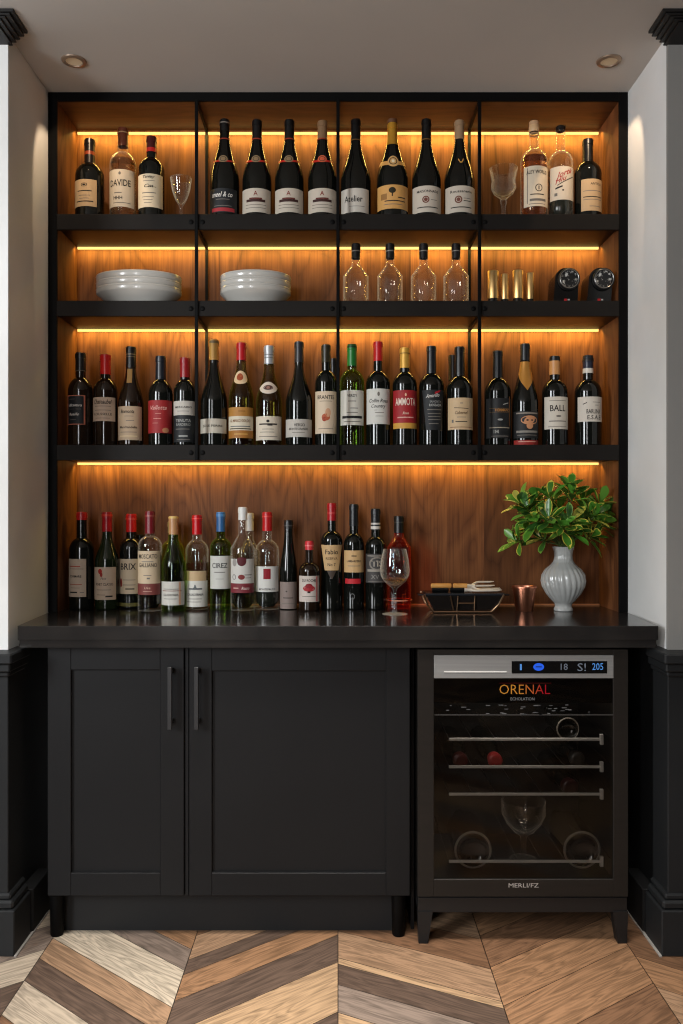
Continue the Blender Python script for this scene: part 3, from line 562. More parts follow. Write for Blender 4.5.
B('liqueur_bottle', 'short dark bottle with small coral cap and red-crested label', G4, CT, 309.3, 10.4, 541, 562, 571.5, 4.0, 'bord', G_brown, 0.06, (550, (206, 52, 58)),
  [('N', 545.2, 546.2, (240, 120, 116)), ('L', 0, 9.9, 576, 602, (196, 182, 172), [('t', 0, 580.6, 'DU ROCHE', 2.8, 14, INK), ('d', 0, 588.6, 6.2, 3.2, (160, 40, 46)), ('d', 0, 586, 3.6, 2.4, (130, 28, 36)), ('r', 0, 592.2, 3, 2, (46, 17, 18)), ('r', 0, 596.5, 14, .6, GREYI), ('r', 8.4, 589, 2.0, 25, (190, 110, 106))])], cat='liqueur bottle')
B('wine_bottle', 'tall bottle with red capsule and kite-shaped tan label', G4, CT, 331.7, 10.9, 503, 531, 541, 4.2, 'bord', G_dark, YA, (520.6, (166, 20, 28)),
  [('N', 512.6, 513.4, (210, 90, 84)), ('T', 0, 10.4, 545, 570.5, (196, 160, 112), [('t', 0, 552, 'Fabio', 4.8, 13, INK), ('t', 0, 558.6, 'RISERVA', 2.6, 12, (90, 66, 44)), ('t', 0, 564.6, 'No 7', 3.0, 8, INK)], 6.8), ('T', 0, 4.6, 571, 579, (60, 46, 36), (), 0.8)])
B('wine_bottle', 'black bottle with tan label and a separate red strip below', G4, CT, 353.8, 10.2, 504, 533.5, 545, 4.4, 'bord', G_dark, YA, (526, (24, 26, 28)),
  [('L', 0, 9.6, 550.5, 572.5, (198, 160, 110), [('r', 0, 556, 5, 1.0, INK), ('t', 0, 561.2, 'LAMBARDERO', 2.2, 15, INK), ('r', 0, 566, 13, .6, GREYI)]), ('L', -1.0, 7.6, 578.8, 583.8, (186, 28, 38)), ('M', -1.5, 2.4, 593, 600, G_dark, [('o', 0, 596.5, 2.2, 3.0, (110, 110, 108))])])
B('wine_bottle', 'black bottle with white neck ring and charcoal crest label', G4, CT, 375.6, 10.2, 508.5, 536.7, 547, 4.5, 'bord', G_dark, YA, (530, (30, 30, 31)),
  [('N', 522.8, 524.6, (200, 194, 186)), ('N', 526.2, 529.2, (206, 200, 192)), ('L', 0, 9.8, 554, 583, (62, 58, 56), [('r', 0, 556, 19, .8, (160, 152, 140)), ('t', 1, 563.6, 'TIS', 6.2, 11, (170, 160, 146)), ('o', 1, 563.6, 8.2, 6.6, (130, 122, 112)), ('r', 0, 570.6, 19, 2.4, (150, 142, 130)), ('t', -1, 577, 'XV', 4.2, 8, (130, 126, 120)), ('r', 0, 581.6, 18, .6, (120, 114, 106))])])
B('spirit_flask', 'red square-shouldered spirit bottle with black cap behind the wine glass', G4, CT, 398.9, 12.9, 516, 537, 547, 4.8, 'cone', G_red, 0.125, (533, (20, 19, 19)),
  [('N', 522, 522.8, (70, 66, 62)), ('N', 599.5, 600.5, (206, 140, 110))], cat='spirit bottle', square=True)

# ------------------------------------------------------------------ glasses
def shell(outer, th):
    inn = [(max(r - th, 0.0006), z) for r, z in outer]
    return inn
g = thing('cordial_glass', (PX(181, D0 + .06), .06, SH1), 'small clear cone glass beside the red-banded bottle on top shelf', 'glass')
kk = (D0 + .06) / F
out = [(0, 0), (8 * kk, 0), (8 * kk, .0015), (2.2 * kk, .006), (1.3 * kk, .014), (1.2 * kk, .046), (2.0 * kk, .052), (6 * kk, .075), (9 * kk, .105), (10.8 * kk, .148)]
inn = [(10.2 * kk, .148), (8.5 * kk, .105), (5.5 * kk, .077), (1.6 * kk, .058), (0, .056)]
MB().lathe(out + inn, seg=28).build('bowl', G_stem, g, world=False, ang=60)
g = thing('crystal_goblet', (PX(503.6, D0 + .06), .06, SH1), 'large faceted crystal goblet with flared rim, right end of top shelf', 'glass')
out = [(0, 0), (10.5 * kk, 0), (10.5 * kk, .002), (3.0 * kk, .009), (1.9 * kk, .02), (2.1 * kk, .05), (3.6 * kk, .066), (3.0 * kk, .075), (9.6 * kk, .094), (12.6 * kk, .115), (11.8 * kk, .14), (14.2 * kk, .182)]
inn = [(13.6 * kk, .182), (11.0 * kk, .14), (11.6 * kk, .115), (8.6 * kk, .098), (2 * kk, .086), (0, .085)]
MB().lathe(out + inn, seg=14).build('bowl', G_stem, g, world=False, smooth=False)
Dg = 2.83; kg = Dg / F
g = thing('wine_glass', (PX(394.8, Dg), YD(Dg), CT), 'stemmed wine glass holding a little amber wine, in front of the red bottle', 'wine glass')
def zz_(y): return PZ(y, Dg) - CT
zf_ = 0.0
out = [(0, 0), (12.6 * kg, 0), (12.6 * kg, .0012), (6 * kg, .0035), (2.4 * kg, .008), (1.5 * kg, .018), (1.35 * kg, zz_(592)), (2.2 * kg, zz_(588.5)), (6.5 * kg, zz_(585)), (11.2 * kg, zz_(581)), (14.2 * kg, zz_(575.5)), (14.9 * kg, zz_(570)), (13.9 * kg, zz_(560)), (11.4 * kg, zz_(549))]
out = [(r, z) for r, z in out]
inn = [((11.4 - .32) * kg, zz_(549)), ((13.9 - .35) * kg, zz_(560)), ((14.9 - .4) * kg, zz_(570)), ((14.2 - .45) * kg, zz_(575.4)), ((11.2 - .5) * kg, zz_(580.4)), ((6.5 - .7) * kg, zz_(584.0)), (0, zz_(586.3))]
MB().lathe(out + inn, seg=40).build('glass_bowl', G_stem, g, world=False, ang=60)
MB().lathe([(0, zz_(586.0)), (5.9 * kg, zz_(583.9)), (10.8 * kg, zz_(580.3)), (12.4 * kg, zz_(578.3)), (0, zz_(578.3))], seg=36).build('wine', W_gold, g, world=False, ang=60)

# ------------------------------------------------------------------ second shelf: bowls, clear decanters, brass cups, clocks
def bowls(px, hwp, Y, words):
    D = D0 + Y; k = D / F; R = hwp * k; ry = 0.100 / R
    for i in range(3):
        z0 = SH2 + i * 0.0225
        o = [(0, 0), (0.60 * R, 0), (0.62 * R, .002), (0.64 * R, .006), (0.83 * R, .026), (0.985 * R, .0445), (R, .0465), (R, .0645), (R * .995, .0655), (R - .0045, .0655),
             (R - .0045, .054), (0.965 * R - .005, .047), (0.82 * R - .004, .031), (0.62 * R, .011), (0, .0075)]
        root = thing('bowl', (PX(px, D), Y, z0), words[i], 'bowl', 'stacked pale bowls on the second shelf')
        MB().lathe(o, seg=56, sy=ry).build('bowl_body', M_ceramic, root, world=False, ang=50)
        for zz2 in (.0600,):
            MB().lathe([(R, zz2 - .0009), (R + .0012, zz2), (R, zz2 + .0009)], seg=56, sy=ry).build('rim_ridge', M_ceramic, root, world=False)
bowls(139, 42.2, 0.105, ['bottom bowl of the wider pale stack under left bay', 'middle bowl of the wider pale stack under left bay', 'top bowl of the wider pale stack under left bay'])
bowls(255.7, 35.2, 0.105, ['bottom bowl of the narrower pale stack, second bay', 'middle bowl of the narrower pale stack, second bay', 'top bowl of the narrower pale stack, second bay'])
DW = ['empty clear decanter with black cap, first of four', 'empty clear decanter with black cap, second of four', 'empty clear decanter with black cap, third of four', 'empty clear decanter with black cap, nearest the brass cups']
for i, px in enumerate((355.9, 390, 423.5, 456)):
    B('decanter', DW[i], 'clear decanters on the second shelf', SH2, px, 12.6, 242.7, 265.5, 276.5, 4.2, 'cone', G_clear, 0.08, (257.5, (24, 22, 21)), [('N', 250, 251, (130, 124, 116))], cat='decanter')
CW = ['tall brass cup nearest the decanters', 'slim short brass cup between the two tall ones', 'widest tall brass cup, third in its row', 'slim brass cup nearest the black clocks']
for i, (px, hwp, top) in enumerate(((493, 5.5, 271.4), (504.6, 4.0, 274.5), (517.8, 5.4, 271), (530, 3.9, 273.4))):
    D = D0 + .07; k = D / F; H = PZ(top, D) - SH2; R = hwp * k
    root = thing('brass_cup', (PX(px, D), .07, SH2), CW[i], 'cup', 'brass cups on the second shelf')
    zb = H * 0.2
    MB().lathe([(0, zb), (R * .97, zb), (R, zb + .002), (R, H - .001), (R * .97, H), (R * .90, H), (R * .90, zb + .006), (0, zb + .006)], seg=32).build('cup_body', M_brass, root, world=False)
    MB().lathe([(0, 0), (R * .94, 0), (R * .98, .002), (R * .98, zb * .5), (R * .86, zb * .6), (R * .86, zb), (0, zb)], seg=32).build('foot', M_black, root, world=False)
M_dial = noise_mat('dial_face', lin((22, 22, 23)), lin((190, 188, 182)), (90, 90, 90), 0.35, 3, lo=0.55, hi=0.66)
for i, (cx, dx, lab_) in enumerate(((563.5, 566, 'black round-faced desk clock beside the slim brass cup'), (596.6, 600.2, 'black round-faced desk clock next to the right side panel'))):
    D = D0 + .05; k = D / F
    root = thing('desk_clock', (PX(cx, D), .05, SH2), lab_, 'clock', 'black clocks on the second shelf')
    hw = 12.6 * k; zc = PZ(282, D) - SH2; Rr = 11.8 * k; ox = (dx - cx) * k
    pts = [(-hw * .98, 0), (hw * .92, 0)]
    for j in range(19):
        a = -0.15 + (PI + .3) * j / 18
        pts.append((ox * .4 + Rr * math.cos(a), zc + Rr * math.sin(a)))
    n = len(pts); mb = MB()
    v = [(x, -0.03, z) for x, z in pts] + [(x, 0.06, z) for x, z in pts]
    mb.add(v, [tuple(range(n)), tuple(reversed(range(n, 2 * n)))] + [(i2, n + i2, n + (i2 + 1) % n, (i2 + 1) % n) for i2 in range(n)])
    mb.build('case', M_black, root, world=False, ang=30)
    def disc(prof, nm, mat, par, y0):
        m = MB().lathe(prof, seg=40)
        m.v = [(x + ox, -z + y0, y + zc) for x, y, z in m.v]
        m.f = [tuple(f) for f in m.f]
        return m.build(nm, mat, par, world=False, ang=40)
    r = 10.2 * k
    bz = disc([(r * 1.05, 0), (r * 1.06, .012), (r * 1.0, .016), (r * .88, .016), (r * .84, .010), (r * .84, 0)], 'bezel', M_matblack, root, -.029)
    disc([(r * .86, .0162), (r * .90, .0172), (r * .94, .0162)], 'bezel_ring', principled('ring_grey', lin((120, 118, 114)), .3, .7), bz, -.029)
    dl = disc([(0, .0095), (r * .85, .0095)], 'dial', M_dial, root, -.029)
    mb = MB()
    for j in range(12):
        a = 2 * PI * j / 12
        cxx, czz = ox + r * .72 * math.sin(a), zc + r * .72 * math.cos(a)
        mb.box(cxx - .0012, cxx + .0012, -.0405, -.0392, czz - .0025, czz + .0025)
    mb.build('dial_marks', ink((120, 118, 112)), dl, world=False, smooth=False)
    mb = MB(); mb.box(-.006, .004, -.0312, -.0295, .006, .013, mi=0); mb.box(.006, .013, -.0312, -.0295, .007, .012, mi=1)
    mb.build('emblem', [ink((170, 30, 34)), ink((170, 166, 160))], root, world=False, smooth=False)

# ------------------------------------------------------------------ shelving unit
XL, XR = -0.9966, 0.9966; XIL, XIR = -0.9657, 0.9657; YB = 0.22; ZC = 2.758
unit = thing('shelving_unit', (0, YB, CT), 'black steel framed walnut shelving unit lit by amber strips, above the counter', 'shelving')
mb = MB()
mb.box(XL, XIL, 0, .008, CT, ZC, .001); mb.box(XIR, XR, 0, .008, CT, ZC, .001); mb.box(XIL, XIR, 0, .008, 2.727, ZC, .001)
mb.build('frame', M_steel, unit)
MB().box(XIL - .02, XIR + .02, YB, YB + .012, CT, ZC - .002).build('back_panel', M_wood, unit, smooth=False)
for a, b in ((XIL - .022, XIL), (XIR, XIR + .022)):
    MB().box(a, b, .008, YB, CT, ZC - .002).build('side_panel', M_wood, unit, smooth=False)
MB().box(XIL, XIR, .008, YB, 2.727, ZC - .002).build('top_panel', M_woodx, unit, smooth=False)
MB().box(XIL, XIR, YB - .005, YB - .0002, CT + .0002, CT + .005).build('back_trim', principled('trim_tan', lin((206, 140, 96)), .35), unit, smooth=False)
for z, th_ in ((SH1, .044), (SH2, .0505), (SH3, .048)):
    s = MB().box(XIL, XIR, .010, YB, z - th_, z, .001).build('shelf', M_shelf, unit, smooth=False)
    MB().box(XIL, XIR, -.004, .010, z - .053, z + .0005, .0012).build('shelf_lip', M_lip, s)
for x in (-.4846, 0.0, .4846):
    p = MB().box(x - .0055, x + .0055, -.014, -.004, SH3 - .053, 2.727, .001).build('post', M_steel, unit)
    MB().box(x - .005, x + .005, YB - .012, YB - .002, SH3, 2.727, .001).build('rear_post', M_steel, unit)
    for zt in (2.727, SH1 - .044, SH2 - .0505):
        MB().box(x - .004, x + .004, .01, YB - .004, zt - .010, zt - .0005, .001).build('rail', M_steel, unit)
    for z in (SH1, SH2, SH3):
        for s in (-1, 1):
            m = MB().lathe([(0, .0035), (.005, .0035), (.0075, .0025), (.0085, 0)][::-1], seg=18)
            m.v = [(xx + x + s * .0195, -.004 - zz3, yy + z - .027) for xx, yy, zz3 in m.v]
            m.build('bolt', M_steel, unit)
for zt, dz in ((2.727, .016), (SH1 - .044, .006), (SH2 - .0505, .006), (SH3 - .048, .006)):
    MB().box(XIL + .004, XIR - .004, YB - .008, YB - .001, zt - dz - .002, zt - .0003 - (dz - .006)).build('led_strip', M_led, unit, smooth=False)

# ------------------------------------------------------------------ counter, cabinet
DC = 2.533; YC = YD(DC)
ct = thing('countertop', (0, YC, CT - .066), 'dark grey stone countertop running wall to wall under the bottles', 'countertop')
XE = .967
poly = [(-XE, YC), (XE, YC), (XE + .004, YC + .006), (.9940, -.002), (.9940, YB + .013), (-.9940, YB + .013), (-.9940, -.002), (-XE - .004, YC + .006)]
bm = bmesh.new()
vs = [bm.verts.new((x, y, CT - .043)) for x, y in poly]; fc = bm.faces.new(vs)
ret = bmesh.ops.extrude_face_region(bm, geom=[fc]); bmesh.ops.translate(bm, verts=[e for e in ret['geom'] if isinstance(e, bmesh.types.BMVert)], vec=(0, 0, .043))
bmesh.ops.recalc_face_normals(bm, faces=bm.faces); bmesh.ops.bevel(bm, geom=list(bm.edges), offset=.0012, segments=1, profile=.5, affect='EDGES')
MB().bm(bm).build('slab', M_stone, ct, smooth=False)
poly2 = [(-XE + .003, YC + .004), (XE - .003, YC + .004), (.985, -.01), (.985, YB), (-.985, YB), (-.985, -.01)]
MB().prism(poly2, CT - .066, CT - .0435).build('edge_strip', M_stone, ct, smooth=False)

CBX0, CBX1 = PX(47, 2.58), PX(411, 2.58); YF = YD(2.58); ZB = PZ(897, 2.58); ZT = CT - .0665
cab = thing('base_cabinet', ((CBX0 + CBX1) / 2, YF, 0), 'black two-door shaker base cabinet under the counter', 'cabinet')
MB().box(CBX0, CBX1, YF + .022, .19, ZB, ZT, .001).build('carcass', M_cab, cab)
def shaker(x0, x1, z0, z1, px0, px1, pz0, pz1, y, parent):
    mb = MB(); bv = .0018
    mb.box(x0, px0, y, y + .02, z0, z1, bv); mb.box(px1, x1, y, y + .02, z0, z1, bv)
    mb.box(px0 - .001, px1 + .001, y + .0002, y + .02, z0, pz0, bv); mb.box(px0 - .001, px1 + .001, y + .0002, y + .02, pz1, z1, bv)
    mb.box(px0 - .004, px1 + .004, y + .011, y + .019, pz0 - .004, pz1 + .004)
    return mb.build('door', M_cab, parent, ang=30)
ztop = ZT - .004
d1 = shaker(PX(47.5, 2.58), PX(184, 2.58), ZB + .003, ztop, PX(71, 2.58), PX(160, 2.58), PZ(873, 2.58), PZ(670, 2.58), YF, cab)
d2 = shaker(PX(189, 2.58), PX(410, 2.58), ZB + .003, ztop, PX(212, 2.58), PX(386, 2.58), PZ(873, 2.58), PZ(671, 2.58), YF, cab)
MB().box(PX(184.8, 2.58), PX(188.2, 2.58), YF + .006, YF + .0215, ZB + .003, ztop, .001).build('centre_stile', M_cab, cab)
for hx, dd in ((169.3, d1), (196.0, d2)):
    Dh = 2.58 - .036; xh = PX(hx, Dh); w = .0068
    mb = MB(); z0, z1 = PZ(730, Dh), PZ(667.5, Dh)
    mb.box(xh - w, xh + w, YD(Dh), YD(Dh) + .012, z0, z1, .0015)
    for zc2 in (z0 + .022, z1 - .014):
        mb.box(xh - .006, xh + .006, YD(Dh) + .010, YF + .001, zc2 - .007, zc2 + .007, .001)
    mb.build('handle', principled('handle_black', lin((40, 40, 41)), .4), dd)
for lx in (59.5, 398):
    for Y in (YF + .028, .12):
        x = PX(lx, D0 + YF + .05)
        MB().lathe([(0, 0), (.018, 0), (.02, .003), (.0225, ZB - .001), (0, ZB - .001)], cx=x, cy=Y, seg=24).build('leg', M_steel, cab)
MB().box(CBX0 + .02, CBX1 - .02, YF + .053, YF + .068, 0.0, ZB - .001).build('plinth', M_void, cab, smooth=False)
fil = MB().box(PX(412.3, 2.58), PX(416.0, 2.58), YF + .06, .15, 0.0, ZT - .001, .001).build('end_panel', M_cab)
ROOTLOC[fil.name] = Vector((0, 0, 0))
fil.location.z = 0; tag(fil, 'narrow dark upright panel between the cabinet and the wine fridge', 'panel')

# ------------------------------------------------------------------ wine fridge
DF = 2.55; YFf = YD(DF)
def fx(px): return PX(px, DF)
def fz(py): return PZ(py, DF)
FX0, FX1, FZ0, FZ1 = fx(417.8), fx(628.3), fz(897), fz(649.5)
fr = thing('wine_fridge', ((FX0 + FX1) / 2, YFf, 0), 'dark wine fridge with glass door and silver control panel', 'wine fridge')
YBk = YFf + .47
mb = MB(); t = .02
mb.box(FX0 + .002, FX0 + t, YFf + .032, YBk, FZ0, FZ1); mb.box(FX1 - t, FX1 - .002, YFf + .032, YBk, FZ0, FZ1)
mb.box(FX0 + t, FX1 - t, YFf + .032, YBk, FZ0, FZ0 + t); mb.box(FX0 + t, FX1 - t, YFf + .032, YBk, FZ1 - t, FZ1); mb.box(FX0 + t, FX1 - t, YBk - t, YBk, FZ0 + t, FZ1 - t)
mb.build('casing', M_fridge_in, fr, smooth=False)
mb = MB(); gx0, gx1, gz0, gz1 = fx(434), fx(613.5), fz(879.5), fz(655)
mb.box(FX0, gx0, YFf, YFf + .03, FZ0, FZ1, .0015); mb.box(gx1, FX1, YFf, YFf + .03, FZ0, FZ1, .0015)
mb.box(gx0 - .001, gx1 + .001, YFf + .0003, YFf + .03, FZ0, gz0, .0015); mb.box(gx0 - .001, gx1 + .001, YFf + .0003, YFf + .03, gz1, FZ1, .001)
door = mb.build('door', M_fridge, fr, ang=30)
# tinted pane
m = bpy.data.materials.new('tinted_glass'); m.use_nodes = True; nt = m.node_tree; nt.nodes.clear()
out_ = nt.nodes.new('ShaderNodeOutputMaterial'); tr = nt.nodes.new('ShaderNodeBsdfTransparent'); tr.inputs[0].default_value = (.62, .60, .57, 1)
gl = nt.nodes.new('ShaderNodeBsdfGlossy'); gl.inputs['Roughness'].default_value = .02; gl.inputs[0].default_value = (.9, .9, .9, 1)
fn = nt.nodes.new('ShaderNodeFresnel'); fn.inputs[0].default_value = 1.4; mx = nt.nodes.new('ShaderNodeMixShader')
nt.links.new(fn.outputs[0], mx.inputs[0]); nt.links.new(tr.outputs[0], mx.inputs[1]); nt.links.new(gl.outputs[0], mx.inputs[2]); nt.links.new(mx.outputs[0], out_.inputs[0])
M_tint = m
zp = fz(678.3)
MB().add([(gx0, YFf + .008, gz0), (gx1, YFf + .008, gz0), (gx1, YFf + .008, zp), (gx0, YFf + .008, zp)], [(0, 1, 2, 3)]).build('glass_pane', M_tint, door, smooth=False)
# black printed band across the top of the glass, with the writing
band = MB().box(gx0, gx1, YFf + .010, YFf + .013, fz(703.5), zp).build('glass_header', principled('header_black', lin((7, 7, 7)), .25), door, smooth=False)
m = principled('brand_gradient', (0, 0, 0, 1), .5); nt = m.node_tree; b = nt.nodes['Principled BSDF']
tc = nt.nodes.new('ShaderNodeTexCoord'); sp = nt.nodes.new('ShaderNodeSeparateXYZ'); cr = nt.nodes.new('ShaderNodeValToRGB')
cr.color_ramp.elements[0].position = .35; cr.color_ramp.elements[0].color = lin((214, 150, 62)); cr.color_ramp.elements[1].position = .85; cr.color_ramp.elements[1].color = lin((178, 20, 40))
nt.links.new(tc.outputs['Generated'], sp.inputs[0]); nt.links.new(sp.outputs[0], cr.inputs[0]); nt.links.new(cr.outputs[0], b.inputs['Emission Color']); nt.links.new(cr.outputs[0], b.inputs['Base Color']); b.inputs['Emission Strength'].default_value = .75
M_brand = m
def flat_text(mb, s, px, py, w, h, y, D, mi=0, shear=0, off=0.0):
    vs, fs, asp = text2d(s, shear, off); k = D / F
    mb.add([(PX(px, D) + a * w * k, y, PZ(py, D) + b_ * h * k) for a, b_ in vs], fs, mi)
mb = MB(); flat_text(mb, 'ORENAL', 525.5, 690, 51, 9.6, YFf + .0095, DF, 0, 0, -.008)
mb.build('brand_lettering', M_brand, band, smooth=False)
mb = MB(); flat_text(mb, 'ECHOLATION', 523.2, 699.6, 24, 3.0, YFf + .0095, DF); mb.build('small_lettering', principled('letter_grey', lin((110, 110, 112)), .5, emit=lin((170, 170, 174)), es=.6), band, smooth=False)
mb = MB(); mb.box(fx(500), fx(552), YFf + .0092, YFf + .0098, fz(684.0), fz(683.5)); mb.build('brand_line', principled('letter_red', lin((110, 20, 24)), .5, emit=lin((120, 20, 26)), es=.3), band, smooth=False)
# row of faint icons in the glass
mb = MB(); rnd = random.Random(3)
for cx in (450, 466, 487, 503, 522, 538, 553, 567, 588):
    for j in range(5 if 495 < cx < 570 else 2):
        a = cx + rnd.uniform(-4, 4); bz_ = 704 + rnd.uniform(1, 11); w = rnd.uniform(.8, 2.6)
        mb.box(fx(a - w), fx(a + w), YFf + .0068, YFf + .0072, fz(bz_ + rnd.uniform(.4, .9)), fz(bz_))
mb.build('glass_icons', principled('icon_grey', lin((84, 84, 84)), .5, emit=lin((90, 90, 90)), es=.25), door, smooth=False)
mb = MB(); mb.box(gx0, gx1, YFf + .0068, YFf + .0074, fz(716), fz(714.8)); mb.build('glass_line', principled('line_grey', lin((52, 50, 48)), .5), door, smooth=False)
mb = MB(); flat_text(mb, 'MERLI/FZ', 523.6, 885.3, 30, 4.2, YFf - .0006, DF); mb.build('door_lettering', principled('letter_pale', lin((170, 164, 158)), .45), door, smooth=False)
# silver control panel
cp = MB().box(gx0, gx1 + .0005, YFf - .0005, YFf + .028, zp, gz1 - .0005, .0012).build('control_panel', M_silver, door)
mb = MB(); mb.box(fx(444), fx(506.5), YFf - .0012, YFf, fz(672.4), fz(671), 0, 0); mb.box(fx(444), fx(506.5), YFf - .0011, YFf, fz(673.0), fz(672.4), 0, 1)
mb.build('handle_slot', [principled('slot_bright', lin((226, 224, 218)), .3), M_matblack], cp, smooth=False)
dsp = MB().box(fx(511.6), fx(607), YFf - .0018, YFf - .0004, fz(673.4), fz(661), .0005).build('display', M_black, cp)
mb = MB()
mb.box(fx(519.8), fx(521.6), YFf - .0026, YFf - .0019, fz(670), fz(664), 0, 0)
n = 24; c0 = (fx(538.5), fz(666.8)); k = DF / F
mb.add([(c0[0] + 5.4 * k * math.cos(2 * PI * i / n), YFf - .0024, c0[1] + 3.8 * k * math.sin(2 * PI * i / n)) for i in range(n)], [tuple(range(n))], 1)
mb.box(fx(535.5), fx(541.5), YFf - .0029, YFf - .0025, fz(667.2), fz(666.2), 0, 3)
flat_text(mb, '18', 564, 666.6, 7, 6.4, YFf - .0024, DF, 2); flat_text(mb, 'S!', 581.5, 667, 8.5, 7.8, YFf - .0024, DF, 2); flat_text(mb, '205', 597.5, 666.4, 11, 6.8, YFf - .0024, DF, 0)
mb.build('display_symbols', [principled('lcd_blue', (0, 0, 0, 1), .5, emit=lin((86, 150, 226)), es=.8), principled('lcd_deep_blue', (0, 0, 0, 1), .5, emit=lin((30, 90, 220)), es=1.0),
                             principled('lcd_grey', (0, 0, 0, 1), .5, emit=lin((120, 128, 140)), es=.6), principled('lcd_dark', lin((10, 20, 60)), .5)], dsp, smooth=False)
# racks
RZ = [739.5, 767, 794.4, 861.7]
DR = DF + .05
def rz(py): return PZ(py, DR)
for py in RZ:
    z = rz(py); mb = MB()
    x0, x1 = PX(449, DR), PX(603.5, DR)
    mb.box(x0, x1, YD(DR), YD(DR) + .006, z - .0042, z + .0042, .001)
    mb.box(PX(600, DR), PX(603.5, DR), YD(DR) - .002, YD(DR) + .008, z - .016, z + .016, .001)
    for j in range(9):
        xx = FX0 + .03 + (FX1 - FX0 - .06) * j / 8
        mb.tube([(xx, YD(DR) + .006, z - .001), (xx, YBk - .03, z - .001)], .0016, 6, 1)
    mb.build('rack', [M_rackbar, M_matblack], fr)
# base stand
st = MB()
zt, za = fz(898.5), fz(913.5)
st.box(FX0 + .001, FX1 - .001, YFf + .006, YFf + .028, za, zt, .0015); st.box(FX0 + .001, FX1 - .001, YBk - .03, YBk - .008, za, zt, .0015)
for xa, xb in ((FX0 + .001, FX0 + .024), (FX1 - .024, FX1 - .001)): st.box(xa, xb, YFf + .02, YBk - .02, za, zt)
st.build('stand', M_base, fr, ang=30)
def leg(x0, x1, flip, y0):
    mb = MB(); zt_ = fz(912); 
    if not flip: top = (x0, x1); bot = (x0 + .003, x0 + .031)
    else: top = (x0, x1); bot = (x1 - .031, x1 - .003)
    v = []
    for (a, b_), z in ((bot, 0.0), (top, zt_)):
        v += [(a, y0, z), (b_, y0, z), (b_, y0 + .035, z), (a, y0 + .035, z)]
    # brace wedge towards the middle
    f = [(3, 2, 1, 0), (4, 5, 6, 7), (0, 1, 5, 4), (1, 2, 6, 5), (2, 3, 7, 6), (3, 0, 4, 7)]
    mb.add(v, f); mb.build('leg', M_base, fr, smooth=False)
for y0 in (YFf + .002, YBk - .05):
    leg(FX0, FX0 + .046, False, y0); leg(FX1 - .046, FX1, True, y0)
# bottles lying in the fridge
GF = 'bottles lying in the wine fridge'
def lying(label, px, py, rpx, base_front, mat, capc=None, L=.30, ring=None):
    Dl = DR + .03; k = Dl / F; R = rpx * k if base_front else .036
    zc3 = PZ(py, Dl)
    rn = R * .36
    root = thing('wine_bottle', (PX(px, Dl), YD(Dl) if base_front else YD(Dl) + L, zc3), label, 'wine bottle', GF, rot=(-PI / 2, 0, 0) if base_front else (PI / 2, 0, 0))
    zs, zn = L * .58, L * .74
    if not base_front: rn = rpx * k * .8; zs, zn = L * .5, L * .68
    rf = r_profile('bord', R, rn, L, zs, zn); zl = zsamples(zs, zn, L, 'bord')
    if base_front:
        prof = [(0, .012), (R * .5, .010), (R * .72, .003), (R * .80, 0)] + [(max(rf(z), R * .86), z) if z < .003 else (rf(z), z) for z in zl] + [(0, L)]
    else: prof = [(0, 0)] + [(rf(z) if z > 0 else R * .88, z) for z in zl] + [(0, L)]
    MB().lathe(prof, seg=36).build('glass_body', mat, root, world=False, ang=50)
    if base_front:
        MB().lathe([(R * .88, -.0006), (R * .94, -.0018), (R * 1.0, .0015)], seg=36).build('base_glint', principled('rim_glint', lin((120, 114, 106)), .3), root, world=False)  # pale ring painted as the highlight round the bottle base
    if capc:
        zz = [z for z in zl if z > L * .86]
        MB().lathe([(rf(z) + .001, z) for z in zz] + [(rf(L) * .9, L + .002), (rf(L) * .45, L + .002), (0, L + .0005)], seg=28).build('capsule', foil(capc, .3), root, world=False)
lying('lying bottle showing big round base, lower left of the fridge', 473, 850, 18.8, True, G_brown)
lying('lying bottle showing big round base, lower right of the fridge', 582, 850, 18.8, True, G_brown)
lying('lying bottle with red capsule end on second rack, nearest left edge', 460.7, 761, 8.5, False, G_dark, (62, 18, 18))
lying('lying bottle with red capsule end beside its twin on the second rack', 495.5, 761, 8.5, False, G_dark, (140, 40, 40))
lying('lying bottle with dull crimson capsule on the third rack', 570.5, 788, 9.5, False, G_dark, (40, 14, 18))
lying('lying bottle showing round base on the top rack of fridge', 568, 729, 11.5, True, G_dark, L=.26)
lying('lying bottle with grey capsule end at right of second rack', 578, 760, 9.0, False, G_dark, (36, 35, 34))
Dl = DR + .06; k = Dl / F
g = thing('goblet', (PX(523.5, Dl), YD(Dl), PZ(859.5, Dl)), 'clear stemmed goblet standing on the bottom rack of the fridge', 'glass')
def zg(y): return PZ(y, Dl) - PZ(859.5, Dl)
out = [(0, 0), (13.5 * k, 0), (13.5 * k, .002), (9 * k, .008), (3 * k, .014), (2.4 * k, zg(846)), (3.0 * k, zg(836)), (10 * k, zg(831)), (17 * k, zg(823)), (21.5 * k, zg(814)), (21.8 * k, zg(800))]
inn = [(21.2 * k, zg(800)), (20.9 * k, zg(814)), (16.2 * k, zg(822)), (9 * k, zg(829)), (0, zg(833))]
MB().lathe(out + inn, seg=40).build('goblet_body', G_clear, g, world=False, ang=60)

